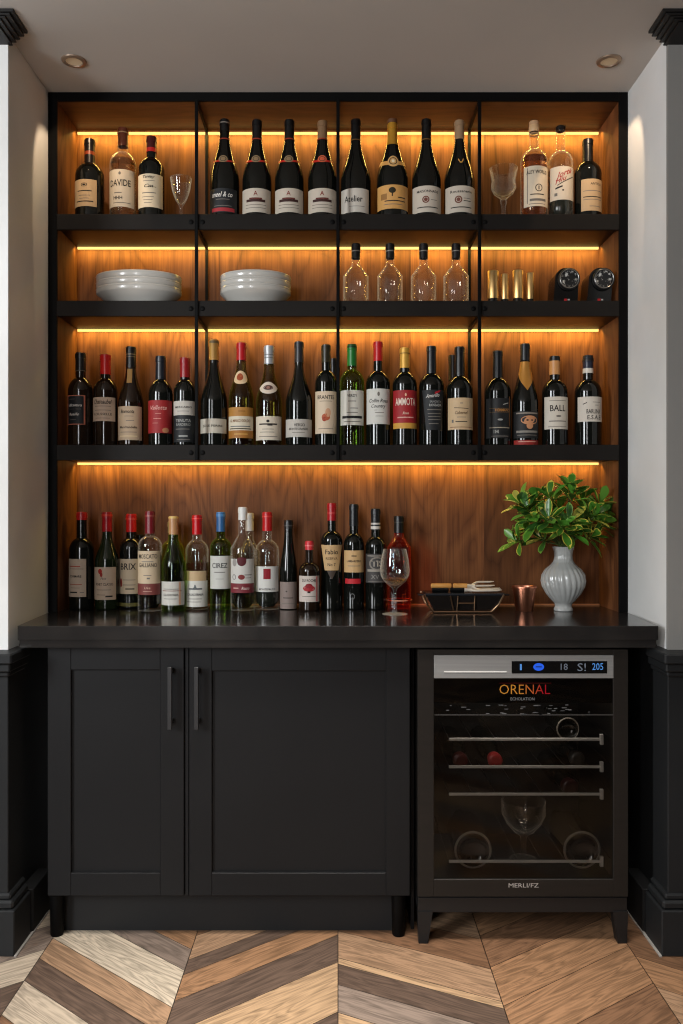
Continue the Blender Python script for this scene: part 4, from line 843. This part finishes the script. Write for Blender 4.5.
# ------------------------------------------------------------------ serving tray with forks, copper cup
Dt = 2.905; Yt = YD(Dt)
tray = thing('serving_tray', (PX(461, Dt), Yt, CT), 'black glass serving tray in a brass wire stand beside the copper cup', 'tray')
def tx(px, D=Dt): return PX(px, D)
hd = .058
zr = PZ(594.2, Dt)
mb = MB()
ring_t = [(tx(424), Yt - hd), (tx(501), Yt - hd), (tx(501), Yt + hd), (tx(424), Yt + hd)]
ring_b = [(tx(433), Yt - hd * .72), (tx(491), Yt - hd * .72), (tx(491), Yt + hd * .72), (tx(433), Yt + hd * .72)]
zb_ = CT + .010
v = [(x, y, zr) for x, y in ring_t] + [(x, y, zb_) for x, y in ring_b]
f = [(0, 1, 5, 4), (1, 2, 6, 5), (2, 3, 7, 6), (3, 0, 4, 7), (7, 6, 5, 4)]
mb.add(v, f); mb.build('basin', principled('smoked_glass', lin((26, 22, 20)), .12), tray, smooth=False)
mb = MB()
mb.box(tx(424), tx(502), Yt - hd, Yt + hd, zr - .001, zr + .008, .003)
for s, a, b_ in ((-1, 417.5, 425), (1, 501, 508)):
    mb.box(tx(a), tx(b_), Yt - .03, Yt + .03, zr - .002, zr + .003, .0015)
rim = mb.build('rim', principled('tray_black', lin((34, 36, 40)), .2), tray)
wr = .0026
for y in (Yt - hd - .003, Yt + hd + .003):
    s_ = -1 if y < Yt else 1; yb = Yt + s_ * hd * .80
    mb = MB()
    mb.tube([(tx(422.5), y, zr + .004), (tx(426), y * .5 + yb * .5, CT + .03), (tx(431.5), yb, CT + .006), (tx(434), yb, CT + .0035)], wr * 1.3, 8)
    mb.tube([(tx(500.5), y, zr + .004), (tx(496), y * .5 + yb * .5, CT + .03), (tx(489.5), yb, CT + .006), (tx(487), yb, CT + .0035)], wr * 1.3, 8)
    mb.tube([(tx(433), yb, CT + .004), (tx(488), yb, CT + .004)], wr * 1.5, 8)
    mb.tube([(tx(448), y, zr), (tx(452), yb, CT + .004)], wr, 8); mb.tube([(tx(455.5), y, zr), (tx(455), yb, CT + .004)], wr, 8); mb.tube([(tx(472), y, zr), (tx(472), yb, CT + .004)], wr, 8)
    mb.tube([(tx(455), (y + yb) / 2, CT + .034), (tx(472), (y + yb) / 2, CT + .034)], wr, 8)
    mb.build('wire_frame', M_brass_wire, tray)
def fork(label, x0, xm, x1, z, y, tilt, hc, seg2):
    root = thing('carving_fork', (tx(xm), y, z), label, 'fork')
    c, s_ = math.cos(tilt), math.sin(tilt)
    def P(px, v, w): return (tx(px), y + v * c - w * s_, z + v * s_ + w * c)
    mb = MB(); n = 10
    for (a, b_) in seg2:
        mb.tube([P(a, 0, 0), P(a + .8, 0, 0), P(b_ - .8, 0, 0), P(b_, 0, 0)], [.006, .0085, .0085, .006], 12)
    mb.build('handle', hc, root)
    mb = MB()
    mb.tube([P(xm - .5, 0, 0), P(xm + 4, 0, 0), P(xm + 7, 0, 0)], [.0075, .006, .008], 10)
    for v in (-.018, 0, .018):
        mb.tube([P(xm + 5, v * .3, 0), P(xm + 9, v * .85, 0), P(xm + 12, v, 0), P(x1 - 4, v, .001), P(x1, v, .003)], [.0045, .004, .0036, .003, .0012], 8)
    mb.build('tines', principled('pale_steel', lin((214, 202, 186)), .3, .3), root)
fork('carving fork with two-piece tan wooden handle lying on top of the tray', 430.5, 467, 494, zr + .030, Yt - .012, .75, noise_mat('tan_wood', lin((190, 130, 62)), lin((214, 158, 90)), (20, 60, 60), .45), ((430.5, 451), (452.5, 467)))
fork('carving fork with black handle lying beneath the tan-handled one', 431.5, 464, 500, zr + .0165, Yt - .014, .1, M_black, ((431.5, 448), (449.5, 464)))

Dk = 2.92; k = Dk / F
cup = thing('copper_cup', (PX(524.2, Dk), YD(Dk), CT), 'small tapered copper cup between the tray and the vase', 'cup')
H = PZ(586, Dk) - CT
MB().lathe([(0, 0), (8.1 * k, 0), (8.5 * k, .002), (11.6 * k, H * .92), (12.5 * k, H * .94), (12.5 * k, H), (11.9 * k, H), (11.2 * k, H * .93), (7.9 * k, .006), (0, .005)], seg=48).build('cup_body', M_copper, cup, world=False)

# ------------------------------------------------------------------ vase and foliage
Dv = 2.925; k = Dv / F; Yv = YD(Dv)
vase = thing('vase', (PX(563.3, Dv), Yv, CT), 'ribbed grey glazed vase with narrow neck holding leafy branches', 'vase')
def zv(y): return PZ(y, Dv) - CT
prof = [(0, 0), (8.6 * k, 0), (9.3 * k, .003), (9.0 * k, .008), (7.9 * k, zv(606)), (8.6 * k, zv(603.5)), (12 * k, zv(600)), (17 * k, zv(593.5)), (20.6 * k, zv(586.5)), (21.7 * k, zv(580.5)), (20.8 * k, zv(574.5)), (17.6 * k, zv(569)), (13 * k, zv(564.8)), (10 * k, zv(562)), (8.9 * k, zv(558.5)), (8.6 * k, zv(555)), (9.2 * k, zv(551)), (10.7 * k, zv(546.5)),
        (10.0 * k, zv(546.5)), (8.2 * k, zv(551)), (7.7 * k, zv(555)), (9 * k, zv(562)), (16 * k, zv(570)), (20 * k, zv(580)), (16 * k, zv(593)), (6 * k, zv(605)), (0, zv(606))]
H0, H1 = zv(603), zv(563)
def ribs(a, z):
    if z < H0 or z > H1: return 1.0 + 0.018 * math.cos(36 * a)
    t = (z - H0) / (H1 - H0); w = math.sin(PI * t)
    return 1 + 0.075 * w * abs(math.cos(11 * (a + 0.28 * t))) - .045 * w
mb = MB()
fine = []
for (r0, z0), (r1, z1) in zip(prof[:18], prof[1:18]):
    for i in range(3): fine.append((r0 + (r1 - r0) * i / 3, z0 + (z1 - z0) * i / 3))
fine.append(prof[17])
mb.lathe(fine + prof[18:], seg=132, ripple=ribs)
mb.build('vase_body', M_vase, vase, world=False, ang=60)
rm = random.Random(11)
clusters = [(516, 503, 0), (534, 499, .02), (548, 497, -.03), (570, 486, .0), (572, 495, -.03), (558, 510, .05), (530, 522, -.05), (512, 547, -.02), (539, 544, -.03), (546, 522, -.08), (569, 524, -.07), (574, 537, -.05), (590, 514, -.03), (602, 503, .02), (606, 527, .0), (594, 542, -.03), (583, 500, .05), (552, 536, .05), (522, 534, .03), (580, 526, .09), (538, 510, .07), (610, 516, .05), (561, 531, -.09), (598, 518, -.06), (525, 511, -.03)]
leafm = bpy.data.materials.new('variegated_leaf'); leafm.use_nodes = True; nt = leafm.node_tree; b = nt.nodes['Principled BSDF']
at = nt.nodes.new('ShaderNodeVertexColor'); at.layer_name = 'Col'; nt.links.new(at.outputs['Color'], b.inputs['Base Color']); b.inputs['Roughness'].default_value = .3
b.inputs['Subsurface Weight'].default_value = 0.0
lm_ = MB(); lm_.col = []
def leaf(base, d, up, L, Wd, cin, ced, curl):
    d = d.normalized(); side = d.cross(up).normalized(); nrm = side.cross(d).normalized()
    nl = 7; cols = (-1, -.78, 0, .78, 1); vs = []
    for i in range(nl + 1):
        t = i / nl
        w = Wd * (max(0.0, math.sin(PI * min(1, t ** 1.35 * .985 + .015))) ** .75) * (.55 + .45 * t) + .0012
        c = base + d * (L * t) + nrm * (-curl * L * t * t)
        for s in cols: vs.append(tuple(c + side * (s * w) + nrm * (abs(s) * w * .32)))
    fs = []; fcs = []
    for i in range(nl):
        for j in range(4):
            q = i * 5 + j; fs.append((q, q + 1, q + 6, q + 5)); fcs.append(ced if j in (0, 3) or i == nl - 1 and rm.random() < .4 else cin)
    lm_.add(vs, fs); lm_.col += fcs
stems = MB()
mouth = Vector((PX(563.3, Dv), Yv, CT + zv(547)))
for (px, py, dy) in clusters:
    px = 563 + (px - 562) * .95; py = 516.5 + (py - 520) * .88
    D = Dv + dy; tip = Vector((PX(px, D), min(Yv + dy, .145), PZ(py, D)))
    a0 = mouth + Vector((rm.uniform(-.012, .012), rm.uniform(-.012, .012), -.05))
    mid = mouth + (tip - mouth) * .45 + Vector((0, 0, .012)); m0 = mouth + (a0 - mouth) * Vector((.9, .9, 0)).length * 0 + Vector((a0.x - mouth.x, a0.y - mouth.y, 0))
    stems.tube([a0, m0, mid, tip], [.0032, .003, .0024, .0016], 7)
    axis = (tip - mid).normalized(); axis = (axis + Vector((0, -.25, .35))).normalized()
    ref = Vector((0, 0, 1)) if abs(axis.z) < .9 else Vector((1, 0, 0))
    u = axis.cross(ref).normalized(); v_ = axis.cross(u).normalized()
    n = rm.randint(9, 11); ph = rm.uniform(0, 6.28)
    for i in range(n):
        a = ph + i * 2.4; sp_ = .95 - .55 * i / n
        d = axis * (1 - sp_ * .75) + (u * math.cos(a) + v_ * math.sin(a)) * sp_
        L = rm.uniform(.064, .094) * (1.05 - .3 * i / n)
        base = tip - axis * (.028 * (1 - i / n))
        q = base + d.normalized() * L
        if q.y > .205: d.y -= (q.y - .2) / L * 1.3
        g_ = rm.uniform(.85, 1.5)
        cin = tuple(c * g_ for c in rm.choice([(.04, .135, .014), (.06, .19, .02), (.026, .09, .014), (.10, .24, .03)])) + (1,)
        r_ = rm.random()
        ced = (.58, .50, .07, 1) if r_ < .40 else ((.16, .32, .04, 1) if r_ < .7 else cin)
        if r_ < .07: cin = (.36, .34, .06, 1)
        leaf(base, d, axis + Vector((0, 0, .3)), L, L * rm.uniform(.19, .25), cin, ced, rm.uniform(.0, .28))
branch = thing('leafy_branches', tuple(mouth), 'glossy green branches with yellow-edged leaves standing in the ribbed vase', 'plant')
lm_.build('foliage', leafm, branch, ang=60)
stems.build('stems', principled('stem_green', lin((70, 84, 40)), .5), branch)

# ------------------------------------------------------------------ setting: walls, ceiling, floor, trim
YPF = YD(2.535); XW = .9975
def pier(name, s):
    mb = MB()
    a, b_ = (XW, 2.6) if s > 0 else (-2.6, -XW)
    mb.box(a, b_, YPF + .012, .25, 0, ZC)
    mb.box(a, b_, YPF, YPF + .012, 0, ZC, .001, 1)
    return struct(mb.build(name, [M_wall, M_wall if s < 0 else M_wall_shade], smooth=False))
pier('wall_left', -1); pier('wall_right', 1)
struct(MB().box(-2.6, 2.6, .25, .33, 0, ZC).build('wall_back', M_wall, smooth=False))
struct(MB().box(-2.6, 2.6, -4.6, .33, ZC, ZC + .08).build('ceiling', M_ceil, smooth=False))
for s, nm in ((-1, 'wainscot_left'), (1, 'wainscot_right')):
    def bx(mb, a, b_, y0, y1, z0, z1, bev=.002):
        if s > 0: mb.box(a, b_, y0, y1, z0, z1, bev)
        else: mb.box(-b_, -a, y0, y1, z0, z1, bev)
    mb = MB()
    bx(mb, .984, 2.6, YD(2.50), YD(2.62), 0, .895)
    bx(mb, .9965, 1.2, YD(2.62), .24, 0, .900, 0)  # dark panel added to give the shade on the wall below the counter
    o = struct(mb.build('trim_%d' % (1 if s < 0 else 2), M_wainscot))
    mb = MB()
    bx(mb, .957, 2.6, YD(2.452), YD(2.61), .868, .898, .004); bx(mb, .966, 2.6, YD(2.466), YD(2.615), .842, .868, .004); bx(mb, .975, 2.6, YD(2.482), YD(2.618), .826, .842, .004)
    struct(mb.build('trim_%d' % (3 if s < 0 else 4), M_wainscot))
    mb = MB(); bx(mb, .957, 2.6, YD(2.476), YD(2.61), 0, .135, .003); bx(mb, .964, 2.6, YD(2.484), YD(2.612), .135, .160, .006); bx(mb, .974, 2.6, YD(2.492), YD(2.615), .160, .178, .005)
    struct(mb.build('baseboard_left' if s < 0 else 'baseboard_right', M_wainscot))
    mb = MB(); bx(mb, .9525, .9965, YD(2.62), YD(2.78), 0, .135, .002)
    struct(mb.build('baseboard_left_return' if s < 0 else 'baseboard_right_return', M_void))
    mb = MB(); bx(mb, .9500, .957, YD(2.474), YD(2.76), 0, .004, 0)
    struct(mb.build('trim_%d' % (7 if s < 0 else 8), principled('grey_sealant', lin((150, 146, 140)), .6)))
    mb = MB()
    for (ox, oy, z0, z1) in ((.067, .135, 2.749, ZC), (.055, .129, 2.743, 2.749), (.040, .124, 2.738, 2.743), (.026, .119, 2.733, 2.738), (.012, .112, 2.728, 2.733)):
        bx(mb, XW - ox, 2.6, YPF - oy, YPF + .012 - ox * .5, z0, z1 - .0004, .001)
    struct(mb.build('trim_%d' % (5 if s < 0 else 6), M_crown))

# chevron floor: one mesh, a coloured quad per plank
fm = bpy.data.materials.new('chevron_oak'); fm.use_nodes = True; nt = fm.node_tree; N = nt.nodes; L = nt.links; b = N['Principled BSDF']
vc = N.new('ShaderNodeVertexColor'); vc.layer_name = 'Col'
uv = N.new('ShaderNodeUVMap'); uv.uv_map = 'UVMap'
def mk_noise(sx, sy, det, dist=0):
    mp = N.new('ShaderNodeMapping'); mp.inputs['Scale'].default_value = (sx, sy, 1); L.new(uv.outputs[0], mp.inputs[0])
    no = N.new('ShaderNodeTexNoise'); no.inputs['Scale'].default_value = 1; no.inputs['Detail'].default_value = det; no.inputs['Distortion'].default_value = dist
    L.new(mp.outputs[0], no.inputs['Vector']); return no
n1 = mk_noise(2.2, 18, 3, .8); n2 = mk_noise(9, 190, 3)
mt = N.new('ShaderNodeMath'); mt.operation = 'MULTIPLY'; mt.inputs[1].default_value = 9; L.new(n1.outputs['Fac'], mt.inputs[0])
fr_ = N.new('ShaderNodeMath'); fr_.operation = 'PINGPONG'; fr_.inputs[1].default_value = .5; L.new(mt.outputs[0], fr_.inputs[0])
ad = N.new('ShaderNodeMath'); ad.operation = 'ADD'; L.new(fr_.outputs[0], ad.inputs[0]); L.new(n2.outputs['Fac'], ad.inputs[1])
mr = N.new('ShaderNodeMapRange'); mr.inputs['From Min'].default_value = .35; mr.inputs['From Max'].default_value = 1.0; mr.inputs['To Min'].default_value = .5; mr.inputs['To Max'].default_value = 1.18
L.new(ad.outputs[0], mr.inputs['Value'])
vm = N.new('ShaderNodeVectorMath'); vm.operation = 'SCALE'; L.new(vc.outputs['Color'], vm.inputs[0]); L.new(mr.outputs[0], vm.inputs['Scale']); L.new(vm.outputs[0], b.inputs['Base Color'])
b.inputs['Roughness'].default_value = .38
bp = N.new('ShaderNodeBump'); bp.inputs['Strength'].default_value = .12; bp.inputs['Distance'].default_value = .001; L.new(n2.outputs['Fac'], bp.inputs['Height']); L.new(bp.outputs['Normal'], b.inputs['Normal'])
fl = MB(); fl.uv = []; fl.col = []
Y0, Y1_ = -4.5, .24
fl.add([(-2.6, Y0, -.003), (2.6, Y0, -.003), (2.6, Y1_, -.003), (-2.6, Y1_, -.003)], [(0, 1, 2, 3)]); fl.uv.append([(0, 0), (1, 0), (1, 1), (0, 1)]); fl.col.append((.01, .007, .005, 1))
def clip(poly, ymin, ymax):
    for sgn, lim in ((1, ymin), (-1, -ymax)):
        outp = []
        for i in range(len(poly)):
            p, q = poly[i], poly[(i + 1) % len(poly)]
            pi_, qi = sgn * p[1] - lim, sgn * q[1] - lim
            if pi_ >= 0: outp.append(p)
            if (pi_ >= 0) != (qi >= 0):
                t = pi_ / (pi_ - qi); outp.append((p[0] + (q[0] - p[0]) * t, p[1] + (q[1] - p[1]) * t))
        poly = outp
        if len(poly) < 3: return []
    return poly
TAN = (158, 126, 98); LT = (174, 143, 110); DK = (96, 78, 66); PALE = (186, 171, 150); ORG = (146, 110, 80); GRY = (128, 112, 100); BRN = (122, 90, 66); BEI = (174, 158, 138)
COLS = {  # column: (slope, boundary distances at the column's nearer seam side, colours between them)
    -3: (.75, [2.02, 2.19, 2.36, 2.53], [BEI, GRY, BEI]),
    -2: (-.82, [2.19, 2.35, 2.467, 2.585, 2.765, 2.88], [BEI, DK, TAN, PALE, GRY]),
    -1: (.80, [1.70, 1.851, 2.096, 2.252, 2.38, 2.46, 2.60], [DK, LT, DK, ORG, DK, TAN]),
    0: (-.50, [2.06, 2.20, 2.33, 2.437, 2.47, 2.63, 2.80], [LT, GRY, DK, LT, TAN, BRN]),
    1: (.70, [1.85, 2.03, 2.23, 2.42, 2.60], [BRN, ORG, ORG, BRN]),
    2: (-.75, [2.32, 2.48, 2.66, 2.84], [ORG, BRN, BRN])}
rf_ = random.Random(5)
for c in range(-6, 6):
    sl, bs, cs = COLS.get(c, (.75 if c % 2 else -.75, [2.2, 2.4], [BRN]))
    bs = list(bs); cs = list(cs)
    while bs[-1] < 4.2: bs.append(bs[-1] + rf_.uniform(.12, .2)); cs.append(rf_.choice([TAN, DK, ORG, BRN, GRY, LT]))
    while bs[0] > -2.6: bs.insert(0, bs[0] - rf_.uniform(.12, .2)); cs.insert(0, rf_.choice([TAN, DK, ORG, BRN, GRY, LT]))
    x0, x1 = c * .44, (c + 1) * .44
    for (d0, d1_), cc in zip(zip(bs, bs[1:]), cs):
        g_ = .0012
        pl = [(x0 + g_, YD(d0) + g_), (x1 - g_, YD(d0 + sl * .44) + g_), (x1 - g_, YD(d1_ + sl * .44) - g_), (x0 + g_, YD(d1_) - g_)]
        pl = clip(pl, Y0, Y1_)
        if not pl: continue
        fl.add([(x, y, 0) for x, y in pl], [tuple(range(len(pl)))])
        ln = math.hypot(1, sl); ux, uy = 1 / ln, sl / ln; o1, o2 = rf_.uniform(0, 50), rf_.uniform(0, 50)
        fl.uv.append([(x * ux + y * uy + o1, -x * uy + y * ux + o2) for x, y in pl])
        j = rf_.uniform(.92, 1.08); fl.col.append(tuple(v * j for v in lin(cc)[:3]) + (1,))
struct(fl.build('floor', fm, smooth=False))

# ceiling downlights
M_lens = principled('lamp_lens', lin((200, 180, 150)), .4, emit=(1, .72, .45, 1), es=.06)
DLp = [(PX(74, 2.68), 'recessed ceiling downlight near the left wall'), (PX(609, 2.68), 'recessed ceiling downlight near the right wall')]
for x, lab_ in DLp:
    root = thing('downlight', (x, YD(2.68), ZC), lab_, 'downlight')
    MB().lathe([(.026, -.0005), (.027, -.006), (.038, -.004), (.040, -.0005)], seg=36).build('trim_ring', principled('bronze_ring', lin((150, 130, 112)), .35, .5), root, world=False)
    MB().lathe([(0, -.002), (.0265, -.002)], seg=36).build('lens', M_lens, root, world=False)

# ------------------------------------------------------------------ light
def area(name, loc, target, sx, sy, power, color, spread=PI):
    la = bpy.data.lights.new(name, 'AREA'); la.shape = 'RECTANGLE'; la.size = sx; la.size_y = sy; la.energy = power; la.color = color; la.spread = spread
    o = bpy.data.objects.new(name, la); COL.objects.link(o); o.location = loc
    o.rotation_euler = (Vector(target) - Vector(loc)).to_track_quat('-Z', 'Y').to_euler()
    return o
AMB = (1.0, .66, .15)
for zt, pw in ((2.717, 5.8), (SH1 - .044, 4.0), (SH2 - .0505, 4.5), (SH3 - .048, 3.2)):
    z = zt - .010; y = YB - .036
    area('led_lamp', (0, y, z), (0, y + .42, z - .75), XIR * 2 - .02, .012, pw, AMB)
area('window_light', (-2.9, -3.2, 2.1), (.4, 0, 1.3), 0.9, 1.7, 124, (.93, .97, 1.0))
area('tall_window_light', (-1.15, -4.1, 1.75), (-.3, 0, 1.5), .16, 2.0, 30, (.98, .98, 1.0))
area('narrow_window_light', (-.72, -4.3, 1.8), (-.1, 0, 1.5), .07, 1.8, 8, (.98, .98, 1.0))
if False: area('room_light', (.5, -3.6, 2.5), (0, 0, 1.0), 2.4, .8, 5, (1.0, .93, .85))
area('ceiling_light', (0, -1.0, 2.72), (0, -.95, 0), 1.8, .4, 16, (1.0, .95, .89), math.radians(56))
area('fridge_lamp', ((FX0 + FX1) / 2, YFf + .05, FZ1 - .09), ((FX0 + FX1) / 2, YFf + .16, FZ0), .4, .02, .6, (1.0, .92, .82))
for x, lab_ in DLp:
    la = bpy.data.lights.new('downlight_lamp', 'SPOT'); la.energy = 5; la.color = (1, .72, .46); la.spot_size = math.radians(66); la.spot_blend = .12; la.shadow_soft_size = .012
    o = bpy.data.objects.new('downlight_lamp', la); COL.objects.link(o); o.location = (x, YD(2.68), ZC - .012); o.rotation_euler = Vector((.1 if x > 0 else -.1, .55, -.72)).to_track_quat('-Z', 'Y').to_euler()
w = bpy.data.worlds.new('room_ambience'); scene.world = w; w.use_nodes = True
w.node_tree.nodes['Background'].inputs[0].default_value = (.92, .86, .80, 1); w.node_tree.nodes['Background'].inputs[1].default_value = .028

# ------------------------------------------------------------------ camera, view
cam = bpy.data.cameras.new('camera'); co = bpy.data.objects.new('camera', cam); COL.objects.link(co)
co.location = (0, -D0, EYE); co.rotation_euler = (PI / 2, 0, 0)
cam.sensor_fit = 'HORIZONTAL'; cam.sensor_width = 36; cam.lens = F * 36 / 683; cam.shift_x = 3.5 / 683; cam.clip_start = .05
scene.camera = co
scene.view_settings.view_transform = 'Standard'; scene.view_settings.look = 'None'; scene.view_settings.exposure = 0; scene.view_settings.gamma = 1
try:
    scene.cycles.use_denoising = True; scene.cycles.filter_width = 1.15
    scene.cycles.max_bounces = 12; scene.cycles.transmission_bounces = 12; scene.cycles.transparent_max_bounces = 12
    scene.cycles.sample_clamp_indirect = 4.0; scene.cycles.blur_glossy = 0.5
except Exception: pass
